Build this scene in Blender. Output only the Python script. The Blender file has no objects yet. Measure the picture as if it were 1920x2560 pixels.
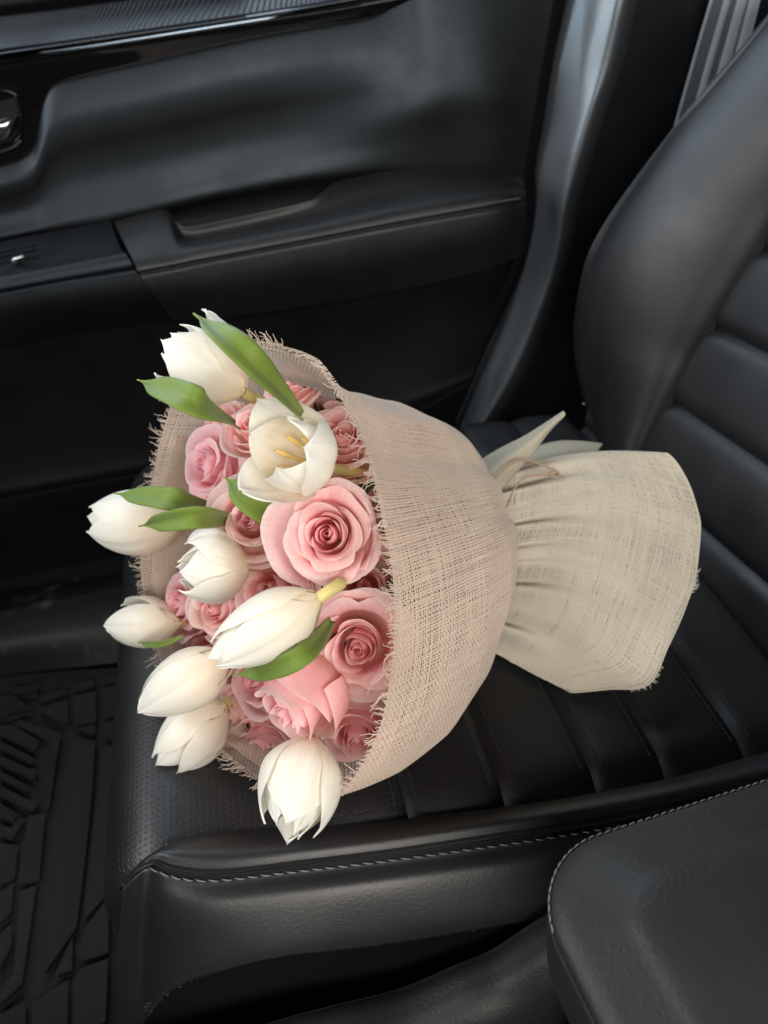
import bpy, math, random
import numpy as np
from mathutils import Vector, Matrix

random.seed(7)
rng = np.random.default_rng(7)
SC = bpy.context.scene
COL = SC.collection

# ------------------------------------------------------------------ camera
PITCH, YAW, FPX = math.radians(36), math.radians(12.5), 2000.0
CAM = np.array([0.0, -0.62, 0.47])
FW = np.array([math.sin(YAW) * math.cos(PITCH), math.cos(YAW) * math.cos(PITCH), -math.sin(PITCH)])
RT = np.array([math.cos(YAW), -math.sin(YAW), 0.0])
UP = np.cross(RT, FW)
cd = bpy.data.cameras.new('camera')
cam = bpy.data.objects.new('camera', cd)
COL.objects.link(cam)
cam.matrix_world = Matrix(((RT[0], UP[0], -FW[0], CAM[0]), (RT[1], UP[1], -FW[1], CAM[1]),
                           (RT[2], UP[2], -FW[2], CAM[2]), (0, 0, 0, 1)))
cd.sensor_fit = 'VERTICAL'
cd.sensor_height = 24.0
cd.lens = 24.0 * FPX / 2560.0
cd.clip_start = 0.02
cd.clip_end = 50
cd.dof.use_dof = True
cd.dof.focus_distance = 0.46
cd.dof.aperture_fstop = (cd.lens / 1000) / 0.0034
SC.camera = cam

# ------------------------------------------------------------------ light
w = bpy.data.worlds.new('World')
SC.world = w
w.use_nodes = True
w.node_tree.nodes['Background'].inputs[0].default_value = (0.75, 0.85, 1.0, 1)
w.node_tree.nodes['Background'].inputs[1].default_value = 0.009


def area(name, loc, target, sx, sy, power, color):
    l = bpy.data.lights.new(name, 'AREA')
    l.shape = 'RECTANGLE'
    l.size, l.size_y = sx, sy
    l.energy = power
    l.color = color
    o = bpy.data.objects.new(name, l)
    COL.objects.link(o)
    o.location = loc
    d = Vector(target) - Vector(loc)
    o.rotation_euler = d.to_track_quat('-Z', 'Y').to_euler()
    return o


# daylight through the car's windows: windscreen, driver's window, passenger window
area('windscreen_light', (-1.15, -0.10, 0.78), (0.0, -0.10, 0.45), 1.6, 0.80, 26.0, (0.95, 0.98, 1.0))
area('driver_window_light', (0.2, -1.35, 0.78), (0.05, -0.2, 0.2), 1.3, 0.45, 23.0, (1.0, 0.945, 0.875))
area('passenger_window_light', (0.0, 0.57, 0.72), (0.1, -0.3, 0.42), 1.0, 0.55, 8.0, (0.72, 0.87, 1.0))
SC.view_settings.view_transform = 'Standard'
SC.view_settings.look = 'None'
SC.view_settings.exposure = 0.0
SC.view_settings.gamma = 1.0
SC.render.engine = 'CYCLES'
SC.cycles.use_denoising = True
SC.cycles.max_bounces = 14
SC.cycles.diffuse_bounces = 12
SC.cycles.transparent_max_bounces = 16


# ------------------------------------------------------------------ maths helpers
def ray(x, y):
    return (x - 960) / FPX * RT + (1280 - y) / FPX * UP + FW


def onY(x, y, Y):
    d = ray(x, y)
    return CAM + d * (Y - CAM[1]) / d[1]


def onZ(x, y, Z):
    d = ray(x, y)
    return CAM + d * (Z - CAM[2]) / d[2]


def onP(x, y, p0, n):
    d = ray(x, y)
    return CAM + d * (np.dot(p0 - CAM, n) / np.dot(d, n))


def onD(x, y, D):
    return CAM + ray(x, y) * D


def camvec(x, y, z):
    v = x * RT + y * UP - z * FW
    return v / np.linalg.norm(v)


def unit(v):
    v = np.asarray(v, float)
    return v / max(np.linalg.norm(v), 1e-12)


def sstep(a, b, x):
    t = np.clip((np.asarray(x, float) - a) / (b - a), 0, 1)
    return t * t * (3 - 2 * t)


def spline(pts, n, smooth=True):
    """resample a polyline at n points, even in arc length, Catmull-Rom smoothed"""
    p = np.asarray(pts, float)
    if len(p) == 2 or not smooth:
        q = p
    else:
        e = np.vstack([2 * p[0] - p[1], p, 2 * p[-1] - p[-2]])
        q = []
        for i in range(1, len(e) - 2):
            for t in np.linspace(0, 1, 12, endpoint=False):
                a, b, c, d = e[i - 1], e[i], e[i + 1], e[i + 2]
                q.append(.5 * (2 * b + (c - a) * t + (2 * a - 5 * b + 4 * c - d) * t * t + (3 * b - a - 3 * c + d) * t ** 3))
        q.append(p[-1])
        q = np.array(q)
    L = np.concatenate([[0], np.cumsum(np.linalg.norm(np.diff(q, axis=0), axis=1))])
    s = np.linspace(0, L[-1], n)
    return np.stack([np.interp(s, L, q[:, k]) for k in range(q.shape[1])], 1)


def index_spline(pts, n):
    """resample by control-point index (keeps columns of several rows aligned)"""
    p = np.asarray(pts, float)
    m = len(p)
    e = np.vstack([2 * p[0] - p[1], p, 2 * p[-1] - p[-2]]) if m > 2 else None
    out = []
    for u in np.linspace(0, m - 1, n):
        i = min(int(u), m - 2)
        t = u - i
        if e is None:
            out.append(p[0] * (1 - t) + p[1] * t)
        else:
            a, b, c, d = e[i], e[i + 1], e[i + 2], e[i + 3]
            out.append(.5 * (2 * b + (c - a) * t + (2 * a - 5 * b + 4 * c - d) * t * t + (3 * b - a - 3 * c + d) * t ** 3))
    return np.array(out)


def loft(rows, nu, nv, by_index=False):
    f = index_spline if by_index else spline
    R_ = np.array([f(r, nu) for r in rows])
    G = np.array([index_spline(R_[:, i], nv) for i in range(nu)])
    return G  # (nu, nv, 3)


# ------------------------------------------------------------------ object helpers
def link_mesh(name, verts, faces, mat, parent=None, uv=None, smooth=True):
    me = bpy.data.meshes.new(name)
    verts = np.asarray(verts, np.float32).reshape(-1, 3)
    faces = np.asarray(faces, np.int32)
    me.vertices.add(len(verts))
    me.vertices.foreach_set('co', verts.ravel())
    k = faces.shape[1]
    me.loops.add(faces.size)
    me.loops.foreach_set('vertex_index', faces.ravel())
    me.polygons.add(len(faces))
    me.polygons.foreach_set('loop_start', np.arange(0, faces.size, k, dtype=np.int32))
    me.polygons.foreach_set('loop_total', np.full(len(faces), k, np.int32))
    me.polygons.foreach_set('use_smooth', np.full(len(faces), smooth))
    me.update(calc_edges=True)
    if uv is not None:
        l = me.uv_layers.new(name='UVMap')
        l.data.foreach_set('uv', np.asarray(uv, np.float32)[faces.ravel()].ravel())
    me.materials.append(mat)
    o = bpy.data.objects.new(name, me)
    COL.objects.link(o)
    if parent:
        o.parent = parent
    return o


def grid_vf(G, closeu=False):
    nu, nv = G.shape[:2]
    idx = np.arange(nu * nv).reshape(nu, nv)
    if closeu:
        idx = np.vstack([idx, idx[:1]])
    a, b, c, d = idx[:-1, :-1], idx[1:, :-1], idx[1:, 1:], idx[:-1, 1:]
    f = np.stack([a, b, c, d], -1).reshape(-1, 4)
    uu, vv = np.meshgrid(np.linspace(0, 1, nu), np.linspace(0, 1, nv), indexing='ij')
    return G.reshape(-1, 3), f, np.stack([uu.ravel(), vv.ravel()], 1)


def grid_obj(name, G, mat, parent=None, closeu=False, thick=0.0):
    v, f, uv = grid_vf(np.asarray(G, float), closeu)
    o = link_mesh(name, v, f, mat, parent, uv)
    if thick:
        m = o.modifiers.new('thickness', 'SOLIDIFY')
        m.thickness = thick
        m.offset = -1
    return o


class MB:
    """collects quads of several pieces that become one part"""

    def __init__(s):
        s.v, s.f, s.n = [], [], 0

    def add(s, v, f):
        v = np.asarray(v, float).reshape(-1, 3)
        s.v.append(v)
        s.f.append(np.asarray(f, int) + s.n)
        s.n += len(v)

    def tube(s, pts, r, k=6, cap=True):
        p = np.asarray(pts, float)
        n = len(p)
        r = np.broadcast_to(np.asarray(r, float), (n,))
        t = np.gradient(p, axis=0)
        t /= np.maximum(np.linalg.norm(t, axis=1, keepdims=True), 1e-9)
        ref = np.array([0.21, 0.33, 0.92])
        a = np.cross(t, ref)
        a /= np.maximum(np.linalg.norm(a, axis=1, keepdims=True), 1e-9)
        b = np.cross(t, a)
        ang = np.linspace(0, 2 * math.pi, k, endpoint=False)
        V = p[:, None] + r[:, None, None] * (np.cos(ang)[None, :, None] * a[:, None] + np.sin(ang)[None, :, None] * b[:, None])
        idx = np.arange(n * k).reshape(n, k)
        nx = np.roll(idx, -1, 1)
        s.add(V, np.stack([idx[:-1], nx[:-1], nx[1:], idx[1:]], -1).reshape(-1, 4))

    def build(s, name, mat, parent=None, stuff=False):
        o = link_mesh(name, np.vstack(s.v), np.vstack(s.f), mat, parent)
        if stuff:
            o['kind'] = 'stuff'
        return o


def tube_obj(name, pts, r, mat, parent=None, k=8):
    m = MB()
    m.tube(pts, r, k)
    return m.build(name, mat, parent)


def thing(name, label, cat, loc=(0, 0, 0), group=None):
    o = bpy.data.objects.new(name, None)
    o.empty_display_size = 0.02
    COL.objects.link(o)
    o['label'] = label
    o['category'] = cat
    if group:
        o['group'] = group
    return o


def normals_of(G, closeu=False):
    if closeu:
        E_ = np.concatenate([G[-1:], G, G[:1]], 0)
        du = (E_[2:] - E_[:-2])
    else:
        du = np.gradient(G, axis=0)
    dv = np.gradient(G, axis=1)
    n = np.cross(du, dv)
    return n / np.maximum(np.linalg.norm(n, axis=2, keepdims=True), 1e-12)


# ------------------------------------------------------------------ materials
def nodes_of(name):
    m = bpy.data.materials.new(name)
    m.use_nodes = True
    nt = m.node_tree
    return m, nt, nt.nodes, nt.links, nt.nodes['Principled BSDF']


def leather(name, base, rough, scale=260, strength=0.25, dist=0.0006, stretch=(1, 1, 1), spec=0.5, dirt=0.25):
    m, nt, N, L, b = nodes_of(name)
    tc = N.new('ShaderNodeTexCoord')
    mp = N.new('ShaderNodeMapping')
    mp.inputs['Scale'].default_value = stretch
    L.new(tc.outputs['Object'], mp.inputs[0])
    n0 = N.new('ShaderNodeTexNoise')
    n0.inputs['Scale'].default_value = scale * .35
    n0.inputs['Detail'].default_value = 2
    L.new(mp.outputs[0], n0.inputs['Vector'])
    mixv = N.new('ShaderNodeMix')
    mixv.data_type = 'VECTOR'
    mixv.inputs[0].default_value = 0.006
    L.new(mp.outputs[0], mixv.inputs[4])
    L.new(n0.outputs['Color'], mixv.inputs[5])
    vo = N.new('ShaderNodeTexVoronoi')
    vo.feature = 'SMOOTH_F1'
    vo.inputs['Scale'].default_value = scale
    L.new(mixv.outputs[1], vo.inputs['Vector'])
    n2 = N.new('ShaderNodeTexNoise')
    n2.inputs['Scale'].default_value = scale * 1.3
    n2.inputs['Detail'].default_value = 3
    L.new(mp.outputs[0], n2.inputs['Vector'])
    ad = N.new('ShaderNodeMath')
    ad.operation = 'MULTIPLY_ADD'
    L.new(n2.outputs['Fac'], ad.inputs[0])
    ad.inputs[1].default_value = .5
    L.new(vo.outputs['Distance'], ad.inputs[2])
    bu = N.new('ShaderNodeBump')
    bu.inputs['Strength'].default_value = strength
    bu.inputs['Distance'].default_value = dist
    L.new(ad.outputs[0], bu.inputs['Height'])
    L.new(bu.outputs[0], b.inputs['Normal'])
    n3 = N.new('ShaderNodeTexNoise')
    n3.inputs['Scale'].default_value = 14
    n3.inputs['Detail'].default_value = 5
    L.new(tc.outputs['Object'], n3.inputs['Vector'])
    mr = N.new('ShaderNodeMapRange')
    mr.inputs[1].default_value = .3
    mr.inputs[2].default_value = .7
    mr.inputs[3].default_value = rough - .05
    mr.inputs[4].default_value = rough + .06
    L.new(n3.outputs['Fac'], mr.inputs[0])
    L.new(mr.outputs[0], b.inputs['Roughness'])
    mc = N.new('ShaderNodeMix')
    mc.data_type = 'RGBA'
    mc.inputs[6].default_value = tuple(c * (1 - dirt) for c in base) + (1,)
    mc.inputs[7].default_value = tuple(c * (1 + dirt) for c in base) + (1,)
    L.new(n3.outputs['Fac'], mc.inputs[0])
    L.new(mc.outputs[2], b.inputs['Base Color'])
    b.inputs['Specular IOR Level'].default_value = spec
    return m


def plain(name, base, rough, metal=0.0, spec=0.5, bump=0.0, bscale=300):
    m, nt, N, L, b = nodes_of(name)
    b.inputs['Base Color'].default_value = tuple(base) + (1,)
    b.inputs['Roughness'].default_value = rough
    b.inputs['Metallic'].default_value = metal
    b.inputs['Specular IOR Level'].default_value = spec
    if bump:
        tc = N.new('ShaderNodeTexCoord')
        n = N.new('ShaderNodeTexNoise')
        n.inputs['Scale'].default_value = bscale
        n.inputs['Detail'].default_value = 4
        L.new(tc.outputs['Object'], n.inputs['Vector'])
        bu = N.new('ShaderNodeBump')
        bu.inputs['Strength'].default_value = bump
        bu.inputs['Distance'].default_value = .001
        L.new(n.outputs['Fac'], bu.inputs['Height'])
        L.new(bu.outputs[0], b.inputs['Normal'])
    return m


def petal_mat(name, stops, rough=.55, trans=.3, vein=.25, tint=True, tcol=None):
    m, nt, N, L, b = nodes_of(name)
    uv = N.new('ShaderNodeUVMap')
    sp = N.new('ShaderNodeSeparateXYZ')
    L.new(uv.outputs[0], sp.inputs[0])
    ns = N.new('ShaderNodeTexNoise')
    ns.inputs['Scale'].default_value = 3.0
    ns.inputs['Detail'].default_value = 3
    oi = N.new('ShaderNodeObjectInfo')
    vadd = N.new('ShaderNodeVectorMath')
    vadd.operation = 'ADD'
    L.new(uv.outputs[0], vadd.inputs[0])
    L.new(oi.outputs['Random'], vadd.inputs[1])
    L.new(vadd.outputs[0], ns.inputs['Vector'])
    ma = N.new('ShaderNodeMath')
    ma.operation = 'MULTIPLY_ADD'
    L.new(ns.outputs['Fac'], ma.inputs[0])
    ma.inputs[1].default_value = .25
    ma.inputs[2].default_value = -.125
    md = N.new('ShaderNodeMath')
    md.operation = 'ADD'
    L.new(sp.outputs[1], md.inputs[0])
    L.new(ma.outputs[0], md.inputs[1])
    cr = N.new('ShaderNodeValToRGB')
    el = cr.color_ramp.elements
    while len(el) < len(stops):
        el.new(.5)
    for e, (p, c) in zip(el, stops):
        e.position = p
        e.color = tuple(c) + (1,)
    L.new(md.outputs[0], cr.inputs[0])
    col = cr.outputs[0]
    if tint:
        mx = N.new('ShaderNodeMix')
        mx.data_type = 'RGBA'
        mx.blend_type = 'MULTIPLY'
        mx.inputs[0].default_value = 1
        L.new(col, mx.inputs[6])
        L.new(oi.outputs['Color'], mx.inputs[7])
        col = mx.outputs[2]
    # lengthwise veins
    mp = N.new('ShaderNodeMapping')
    mp.inputs['Scale'].default_value = (34, 2.2, 1)
    L.new(vadd.outputs[0], mp.inputs[0])
    nv = N.new('ShaderNodeTexNoise')
    nv.inputs['Scale'].default_value = 1.0
    nv.inputs['Detail'].default_value = 3
    L.new(mp.outputs[0], nv.inputs['Vector'])
    bu = N.new('ShaderNodeBump')
    bu.inputs['Strength'].default_value = vein
    bu.inputs['Distance'].default_value = .0012
    L.new(nv.outputs['Fac'], bu.inputs['Height'])
    L.new(bu.outputs[0], b.inputs['Normal'])
    vm = N.new('ShaderNodeMapRange')
    vm.inputs[1].default_value = .30
    vm.inputs[2].default_value = .62
    vm.inputs[3].default_value = .93
    vm.inputs[4].default_value = 1.0
    L.new(nv.outputs['Fac'], vm.inputs[0])
    vx = N.new('ShaderNodeMix')
    vx.data_type = 'RGBA'
    vx.blend_type = 'MULTIPLY'
    vx.inputs[0].default_value = 1
    L.new(col, vx.inputs[6])
    L.new(vm.outputs[0], vx.inputs[7])
    col = vx.outputs[2]
    L.new(col, b.inputs['Base Color'])
    b.inputs['Roughness'].default_value = rough
    b.inputs['Specular IOR Level'].default_value = .3
    b.inputs['Sheen Weight'].default_value = .12
    tr = N.new('ShaderNodeBsdfTranslucent')
    L.new(col, tr.inputs[0])
    L.new(bu.outputs[0], tr.inputs[1])
    mi = N.new('ShaderNodeMixShader')
    mi.inputs[0].default_value = trans
    L.new(b.outputs[0], mi.inputs[1])
    L.new(tr.outputs[0], mi.inputs[2])
    L.new(mi.outputs[0], N['Material Output'].inputs[0])
    return m


def cloth_mat(name, base, trans=.3, weave=0):
    m, nt, N, L, b = nodes_of(name)
    tc = N.new('ShaderNodeTexCoord')
    n = N.new('ShaderNodeTexNoise')
    n.inputs['Scale'].default_value = 22
    n.inputs['Detail'].default_value = 6
    L.new(tc.outputs['Object'], n.inputs['Vector'])
    mc = N.new('ShaderNodeMix')
    mc.data_type = 'RGBA'
    mc.inputs[6].default_value = tuple(c * .82 for c in base) + (1,)
    mc.inputs[7].default_value = tuple(min(1, c * 1.12) for c in base) + (1,)
    L.new(n.outputs['Fac'], mc.inputs[0])
    L.new(mc.outputs[2], b.inputs['Base Color'])
    b.inputs['Roughness'].default_value = .85
    b.inputs['Specular IOR Level'].default_value = .2
    b.inputs['Sheen Weight'].default_value = .25
    if weave:
        uv = N.new('ShaderNodeUVMap')
        hs = []
        for ax in (0, 1):
            wv = N.new('ShaderNodeTexWave')
            wv.bands_direction = 'X' if ax == 0 else 'Y'
            wv.inputs['Scale'].default_value = weave
            wv.inputs['Distortion'].default_value = .6
            wv.inputs['Detail Scale'].default_value = 2
            L.new(uv.outputs[0], wv.inputs[0])
            hs.append(wv)
        mm = N.new('ShaderNodeMath')
        mm.operation = 'MAXIMUM'
        L.new(hs[0].outputs['Fac'], mm.inputs[0])
        L.new(hs[1].outputs['Fac'], mm.inputs[1])
        bu = N.new('ShaderNodeBump')
        bu.inputs['Strength'].default_value = .6
        bu.inputs['Distance'].default_value = .0008
        L.new(mm.outputs[0], bu.inputs['Height'])
        L.new(bu.outputs[0], b.inputs['Normal'])
    tr = N.new('ShaderNodeBsdfTranslucent')
    L.new(mc.outputs[2], tr.inputs[0])
    mi = N.new('ShaderNodeMixShader')
    mi.inputs[0].default_value = trans
    L.new(b.outputs[0], mi.inputs[1])
    L.new(tr.outputs[0], mi.inputs[2])
    L.new(mi.outputs[0], N['Material Output'].inputs[0])
    return m


M = {}
M['leather'] = leather('seat_leather', (.013, .0132, .014), .44, 520, .22, .0004)
M['leather_fine'] = leather('fine_leather', (.007, .0073, .0085), .47, 520, .25, .0004)
M['door_skin'] = leather('door_skin', (.006, .0066, .008), .46, 420, .25, .0004, spec=.42)
M['armrest_skin'] = leather('armrest_skin', (.008, .0082, .0086), .48, 300, .4, .0006)
M['grain_plastic'] = leather('grain_plastic', (.015, .0147, .0144), .54, 480, .38, .0005, spec=.4)
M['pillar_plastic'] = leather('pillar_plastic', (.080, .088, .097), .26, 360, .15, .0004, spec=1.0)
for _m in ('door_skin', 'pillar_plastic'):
    M[_m].node_tree.nodes['Principled BSDF'].inputs['Specular Tint'].default_value = (.76, .90, 1.0, 1)  # bluish reflection tint puts the windows' sky colour into these two materials
M['pillar_face'] = leather('pillar_face', (.016, .018, .021), .5, 360, .25, .0005)
M['dark_plastic'] = leather('dark_plastic', (.0035, .0037, .0042), .6, 300, .2, .0005, spec=.2)
M['gloss'] = plain('gloss_black', (.004, .004, .0045), .07)
M['chrome'] = plain('satin_chrome', (.55, .55, .53), .22, 1.0)
M['carpet'] = plain('black_carpet', (.005, .005, .0055), .95, spec=.1, bump=1.0, bscale=900)
M['rubber'] = leather('mat_rubber', (.014, .014, .0137), .68, 240, .4, .0008, spec=.35, dirt=.5)
M['thread_dark'] = plain('grey_thread', (.12, .12, .125), .7)
M['thread_light'] = plain('pale_thread', (.17, .17, .17), .7)
M['belt_dark'] = plain('belt_dark', (.10, .115, .13), .7)
M['seam_thread'] = plain('seam_thread', (.035, .036, .038), .7)
M['gauze'] = cloth_mat('gauze_thread', (.78, .66, .55), .36)
M['gauze_tail'] = cloth_mat('gauze_tail_thread', (.71, .66, .56), .30)
M['linen'] = cloth_mat('linen_strip', (.72, .65, .50), .25, 60)
M['twine'] = cloth_mat('brown_twine', (.40, .27, .17), .05)
M['rose'] = petal_mat('rose_petal', [(0, (.70, .62, .36)), (.2, (.95, .64, .57)), (.6, (.96, .58, .60)), (.92, (.972, .68, .69)), (1, (.98, .81, .79))], .55, .55, .10)
M['tulip'] = petal_mat('tulip_petal', [(0, (.82, .66, .40)), (.14, (.87, .77, .60)), (.42, (.89, .84, .73)), (.8, (.90, .88, .80)), (1, (.91, .90, .84))], .42, .22, .2)
M['leaf'] = petal_mat('tulip_leaf', [(0, (.26, .32, .06)), (.35, (.19, .275, .042)), (.9, (.20, .31, .05)), (1, (.46, .52, .09))], .46, .22, .45)
M['rose_leaf'] = petal_mat('rose_leaf', [(0, (.03, .06, .015)), (1, (.035, .075, .02))], .45, .15, .5)
M['stem'] = plain('pale_stem', (.62, .52, .20), .5)
M['rose_stem'] = plain('rose_stem', (.04, .075, .02), .5)
M['anther'] = plain('yellow_anther', (.84, .64, .24), .6)
M['grille'] = plain('grille_dot', (.016, .020, .028), .4)

# ------------------------------------------------------------------ structure: floor, sill, body side
V4 = [[0, 1, 2, 3]]


def slab(name, pts, depth, mat, parent=None, down=(0, 0, -1)):
    """polygon prism"""
    p = np.asarray(pts, float)
    n = len(p)
    q = p + np.asarray(down) * depth
    me = bpy.data.meshes.new(name)
    fs = [list(range(n)), list(range(2 * n - 1, n - 1, -1))] + [[i, (i + 1) % n, n + (i + 1) % n, n + i] for i in range(n)]
    me.from_pydata([tuple(v) for v in np.vstack([p, q])], [], fs)
    me.materials.append(mat)
    me.update()
    o = bpy.data.objects.new(name, me)
    COL.objects.link(o)
    if parent:
        o.parent = parent
    return o


def bevel(o, w_, seg=2):
    m = o.modifiers.new('bevel', 'BEVEL')
    m.width = w_
    m.segments = seg
    m.limit_method = 'ANGLE'
    for p in o.data.polygons:
        p.use_smooth = True
    return o


fl = slab('car_floor', [(-.95, -.75, -.345), (.75, -.75, -.345), (.75, .62, -.345), (-.95, .62, -.345)], .02, M['carpet'])
fl['kind'] = 'structure'
# inner body side behind the door and the seat
bw = slab('wall', [(-.95, .56, -.345), (1.3, .56, -.345), (1.3, .56, .62), (.16, .56, .62), (.1, .56, .42), (-.95, .56, .30)], .03, M['dark_plastic'], down=(0, 1, 0))
bw['kind'] = 'structure'
# door sill between floor and door
G = loft([[onZ(-260, 1735, -.335), onZ(0, 1690, -.335), onZ(150, 1672, -.335), onZ(300, 1655, -.335), onZ(520, 1620, -.335), onZ(900, 1540, -.335)],
          [onZ(-260, 1660, -.29), onZ(0, 1612, -.29), onZ(150, 1585, -.29), onZ(300, 1555, -.29), onZ(520, 1520, -.29), onZ(900, 1440, -.29)],
          [onZ(-260, 1590, -.275), onZ(0, 1545, -.275), onZ(150, 1515, -.275), onZ(300, 1480, -.275), onZ(520, 1440, -.275), onZ(900, 1370, -.275)],
          [onZ(-260, 1540, -.28), onZ(0, 1500, -.28), onZ(150, 1470, -.28), onZ(300, 1440, -.28), onZ(520, 1400, -.28), onZ(900, 1330, -.28)],
          [onZ(-260, 1400, -.34), onZ(0, 1370, -.34), onZ(150, 1340, -.34), onZ(300, 1320, -.34), onZ(520, 1300, -.34), onZ(900, 1240, -.34)]], 40, 24, True)
m_sill, nt, N_, L_, b_ = nodes_of('sill_plastic')
tc = N_.new('ShaderNodeTexCoord')
nz = N_.new('ShaderNodeTexNoise')
nz.inputs['Scale'].default_value = 38
nz.inputs['Detail'].default_value = 5
L_.new(tc.outputs['Object'], nz.inputs['Vector'])
cr = N_.new('ShaderNodeValToRGB')
cr.color_ramp.elements[0].position = .60
cr.color_ramp.elements[0].color = (.008, .008, .0085, 1)
cr.color_ramp.elements[1].position = .74
cr.color_ramp.elements[1].color = (.07, .065, .058, 1)
L_.new(nz.outputs['Fac'], cr.inputs[0])
L_.new(cr.outputs[0], b_.inputs['Base Color'])
b_.inputs['Roughness'].default_value = .55
sill = grid_obj('sill_plate', G, m_sill)
sill['kind'] = 'structure'

# dashboard added unseen ahead of the footwell to keep windscreen light off the floor
dp = spline([(-1.12, .40), (-.90, .395), (-.74, .375), (-.64, .33), (-.61, .25), (-.64, .16), (-.74, .05), (-.80, -.12), (-.84, -.345)], 40)
db = grid_obj('dashboard_light_block', np.array([[(x, y, z + .012 * math.sin(y * 4)) for x, z in dp] for y in np.linspace(-.95, .55, 30)]), M['dark_plastic'])
db['kind'] = 'structure'

# ------------------------------------------------------------------ floor mat
mat_t = thing('floor_mat', 'black rubber floor mat with raised tread blocks, lying in front of the seat', 'floor mat')
Zm = -.334
slab('mat_base', [onZ(-330, 1760, Zm), onZ(-20, 1692, Zm), onZ(160, 1676, Zm), onZ(318, 1668, Zm), (-.13, -.02, Zm), (-.13, -.5, Zm), (-.75, -.5, Zm)], .008, M['rubber'], mat_t)
Zt = -.327
blocks = [
    [(355, 600), (440, 580), (455, 612), (360, 640)], [(485, 570), (590, 556), (590, 588), (495, 605)],
    [(352, 660), (458, 632), (462, 782), (360, 800)], [(490, 622), (592, 598), (588, 742), (495, 768)],
    [(180, 722), (322, 672), (330, 785), (300, 792)], [(0, 660), (60, 650), (160, 720), (60, 740), (0, 770)],
    [(200, 660), (320, 620), (325, 650), (190, 692)], [(60, 620), (190, 600), (180, 640), (70, 650)],
    [(492, 790), (582, 764), (578, 878), (500, 862)], [(372, 815), (455, 795), (458, 838), (440, 845)],
    [(355, 850), (458, 874), (446, 1090), (424, 1320), (396, 1560), (370, 1760), (222, 1972), (206, 1960), (248, 1640), (288, 1340), (322, 1120)],
    [(490, 890), (576, 902), (564, 1080), (548, 1260), (530, 1460), (518, 1600), (404, 1722), (420, 1560), (446, 1320), (474, 1070)],
    [(75, 792), (95, 770), (295, 838), (268, 1000), (240, 1190), (214, 1205), (236, 872)],
    [(0, 800), (55, 795), (190, 868), (178, 918), (160, 915), (0, 842)], [(0, 872), (150, 945), (165, 960), (160, 985), (0, 905)], [(0, 940), (150, 1008), (168, 1000), (180, 1020), (170, 1060), (0, 985)],
    [(0, 1015), (140, 1085), (135, 1115), (0, 1050)], [(0, 1085), (150, 1160), (185, 1130), (180, 1190), (150, 1210), (0, 1130)],
    [(0, 1170), (80, 1215), (70, 1260), (0, 1235)], [(0, 1270), (60, 1290), (80, 1255), (130, 1240), (95, 1290), (60, 1345), (0, 1320)],
    [(142, 1232), (220, 1216), (206, 1380), (190, 1538), (92, 1552), (112, 1400)],
    [(0, 1360), (90, 1370), (75, 1530), (0, 1560)], [(0, 1600), (70, 1545), (60, 1690), (0, 1740)], [(100, 1590), (178, 1560), (150, 1760), (110, 2030), (0, 2130), (0, 2060), (70, 1980), (90, 1760)],
    [(0, 1800), (60, 1740), (60, 1850), (0, 1950)],
    [(410, 1760), (520, 1620), (520, 1880), (395, 1920), (380, 1880)], [(395, 1955), (520, 1910), (505, 2212), (350, 2260), (355, 2010)],
    [(160, 2120), (330, 2010), (325, 2260), (150, 2290)], [(262, 1990), (345, 1830), (348, 1965)], [(0, 2180), (130, 2110), (125, 2300), (0, 2330)],
]


def inset_poly(pts, d):
    """move every edge inwards by d in the floor plane"""
    p = [np.asarray(q, float)[:2] for q in pts]
    z = pts[0][2]
    n = len(p)
    a = sum(p[i][0] * p[(i + 1) % n][1] - p[(i + 1) % n][0] * p[i][1] for i in range(n))
    if a < 0:
        p = p[::-1]
    out_ = []
    for i in range(n):
        e0_, e1_ = p[i] - p[i - 1], p[(i + 1) % n] - p[i]
        e0_, e1_ = e0_ / np.linalg.norm(e0_), e1_ / np.linalg.norm(e1_)
        n0, n1 = np.array([-e0_[1], e0_[0]]), np.array([-e1_[1], e1_[0]])
        b = n0 + n1
        k = d / max(.35, 1 + n0 @ n1)
        q = p[i] + b * k
        out_.append(np.array([q[0], q[1], z]))
    return out_


for bl in blocks:
    pts = [onZ(x / 1.907, 1400 + y / 1.907, Zt) for x, y in bl]
    pts = inset_poly(pts, .0014)
    a = sum((pts[i][0] * pts[(i + 1) % len(pts)][1] - pts[(i + 1) % len(pts)][0] * pts[i][1]) for i in range(len(pts)))
    if a < 0:
        pts = pts[::-1]
    bevel(slab('tread_block', [np.asarray(p) + np.array([0, 0, .004]) for p in pts], .0105, M['rubber'], mat_t), .0016)

# ------------------------------------------------------------------ car door
door = thing('door_card', 'black car door panel with gloss trim and padded armrest, behind the bouquet', 'car door')


def Ys(rows):
    return [onY(*p) for p in rows]


# leather insert panel: the outline steps down around the gloss trim at the left
top = [(-260, 455), (-60, 428), (20, 408), (60, 392), (84, 366), (98, 310), (112, 248), (138, 210), (196, 190), (330, 160), (600, 98), (780, 66), (900, 46), (965, 22), (1010, -30), (1060, -110), (1200, -140), (1420, -140)]
bot = [(-260, 640), (-60, 604), (20, 590), (60, 582), (90, 576), (120, 570), (150, 565), (190, 558), (240, 550), (330, 532), (560, 480), (760, 444), (900, 424), (980, 414), (1060, 408), (1160, 404), (1240, 410), (1318, 440)]


def mixp(a, b, t):
    return [(p[0] * (1 - t) + q[0] * t, p[1] * (1 - t) + q[1] * t) for p, q in zip(a, b)]


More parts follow.
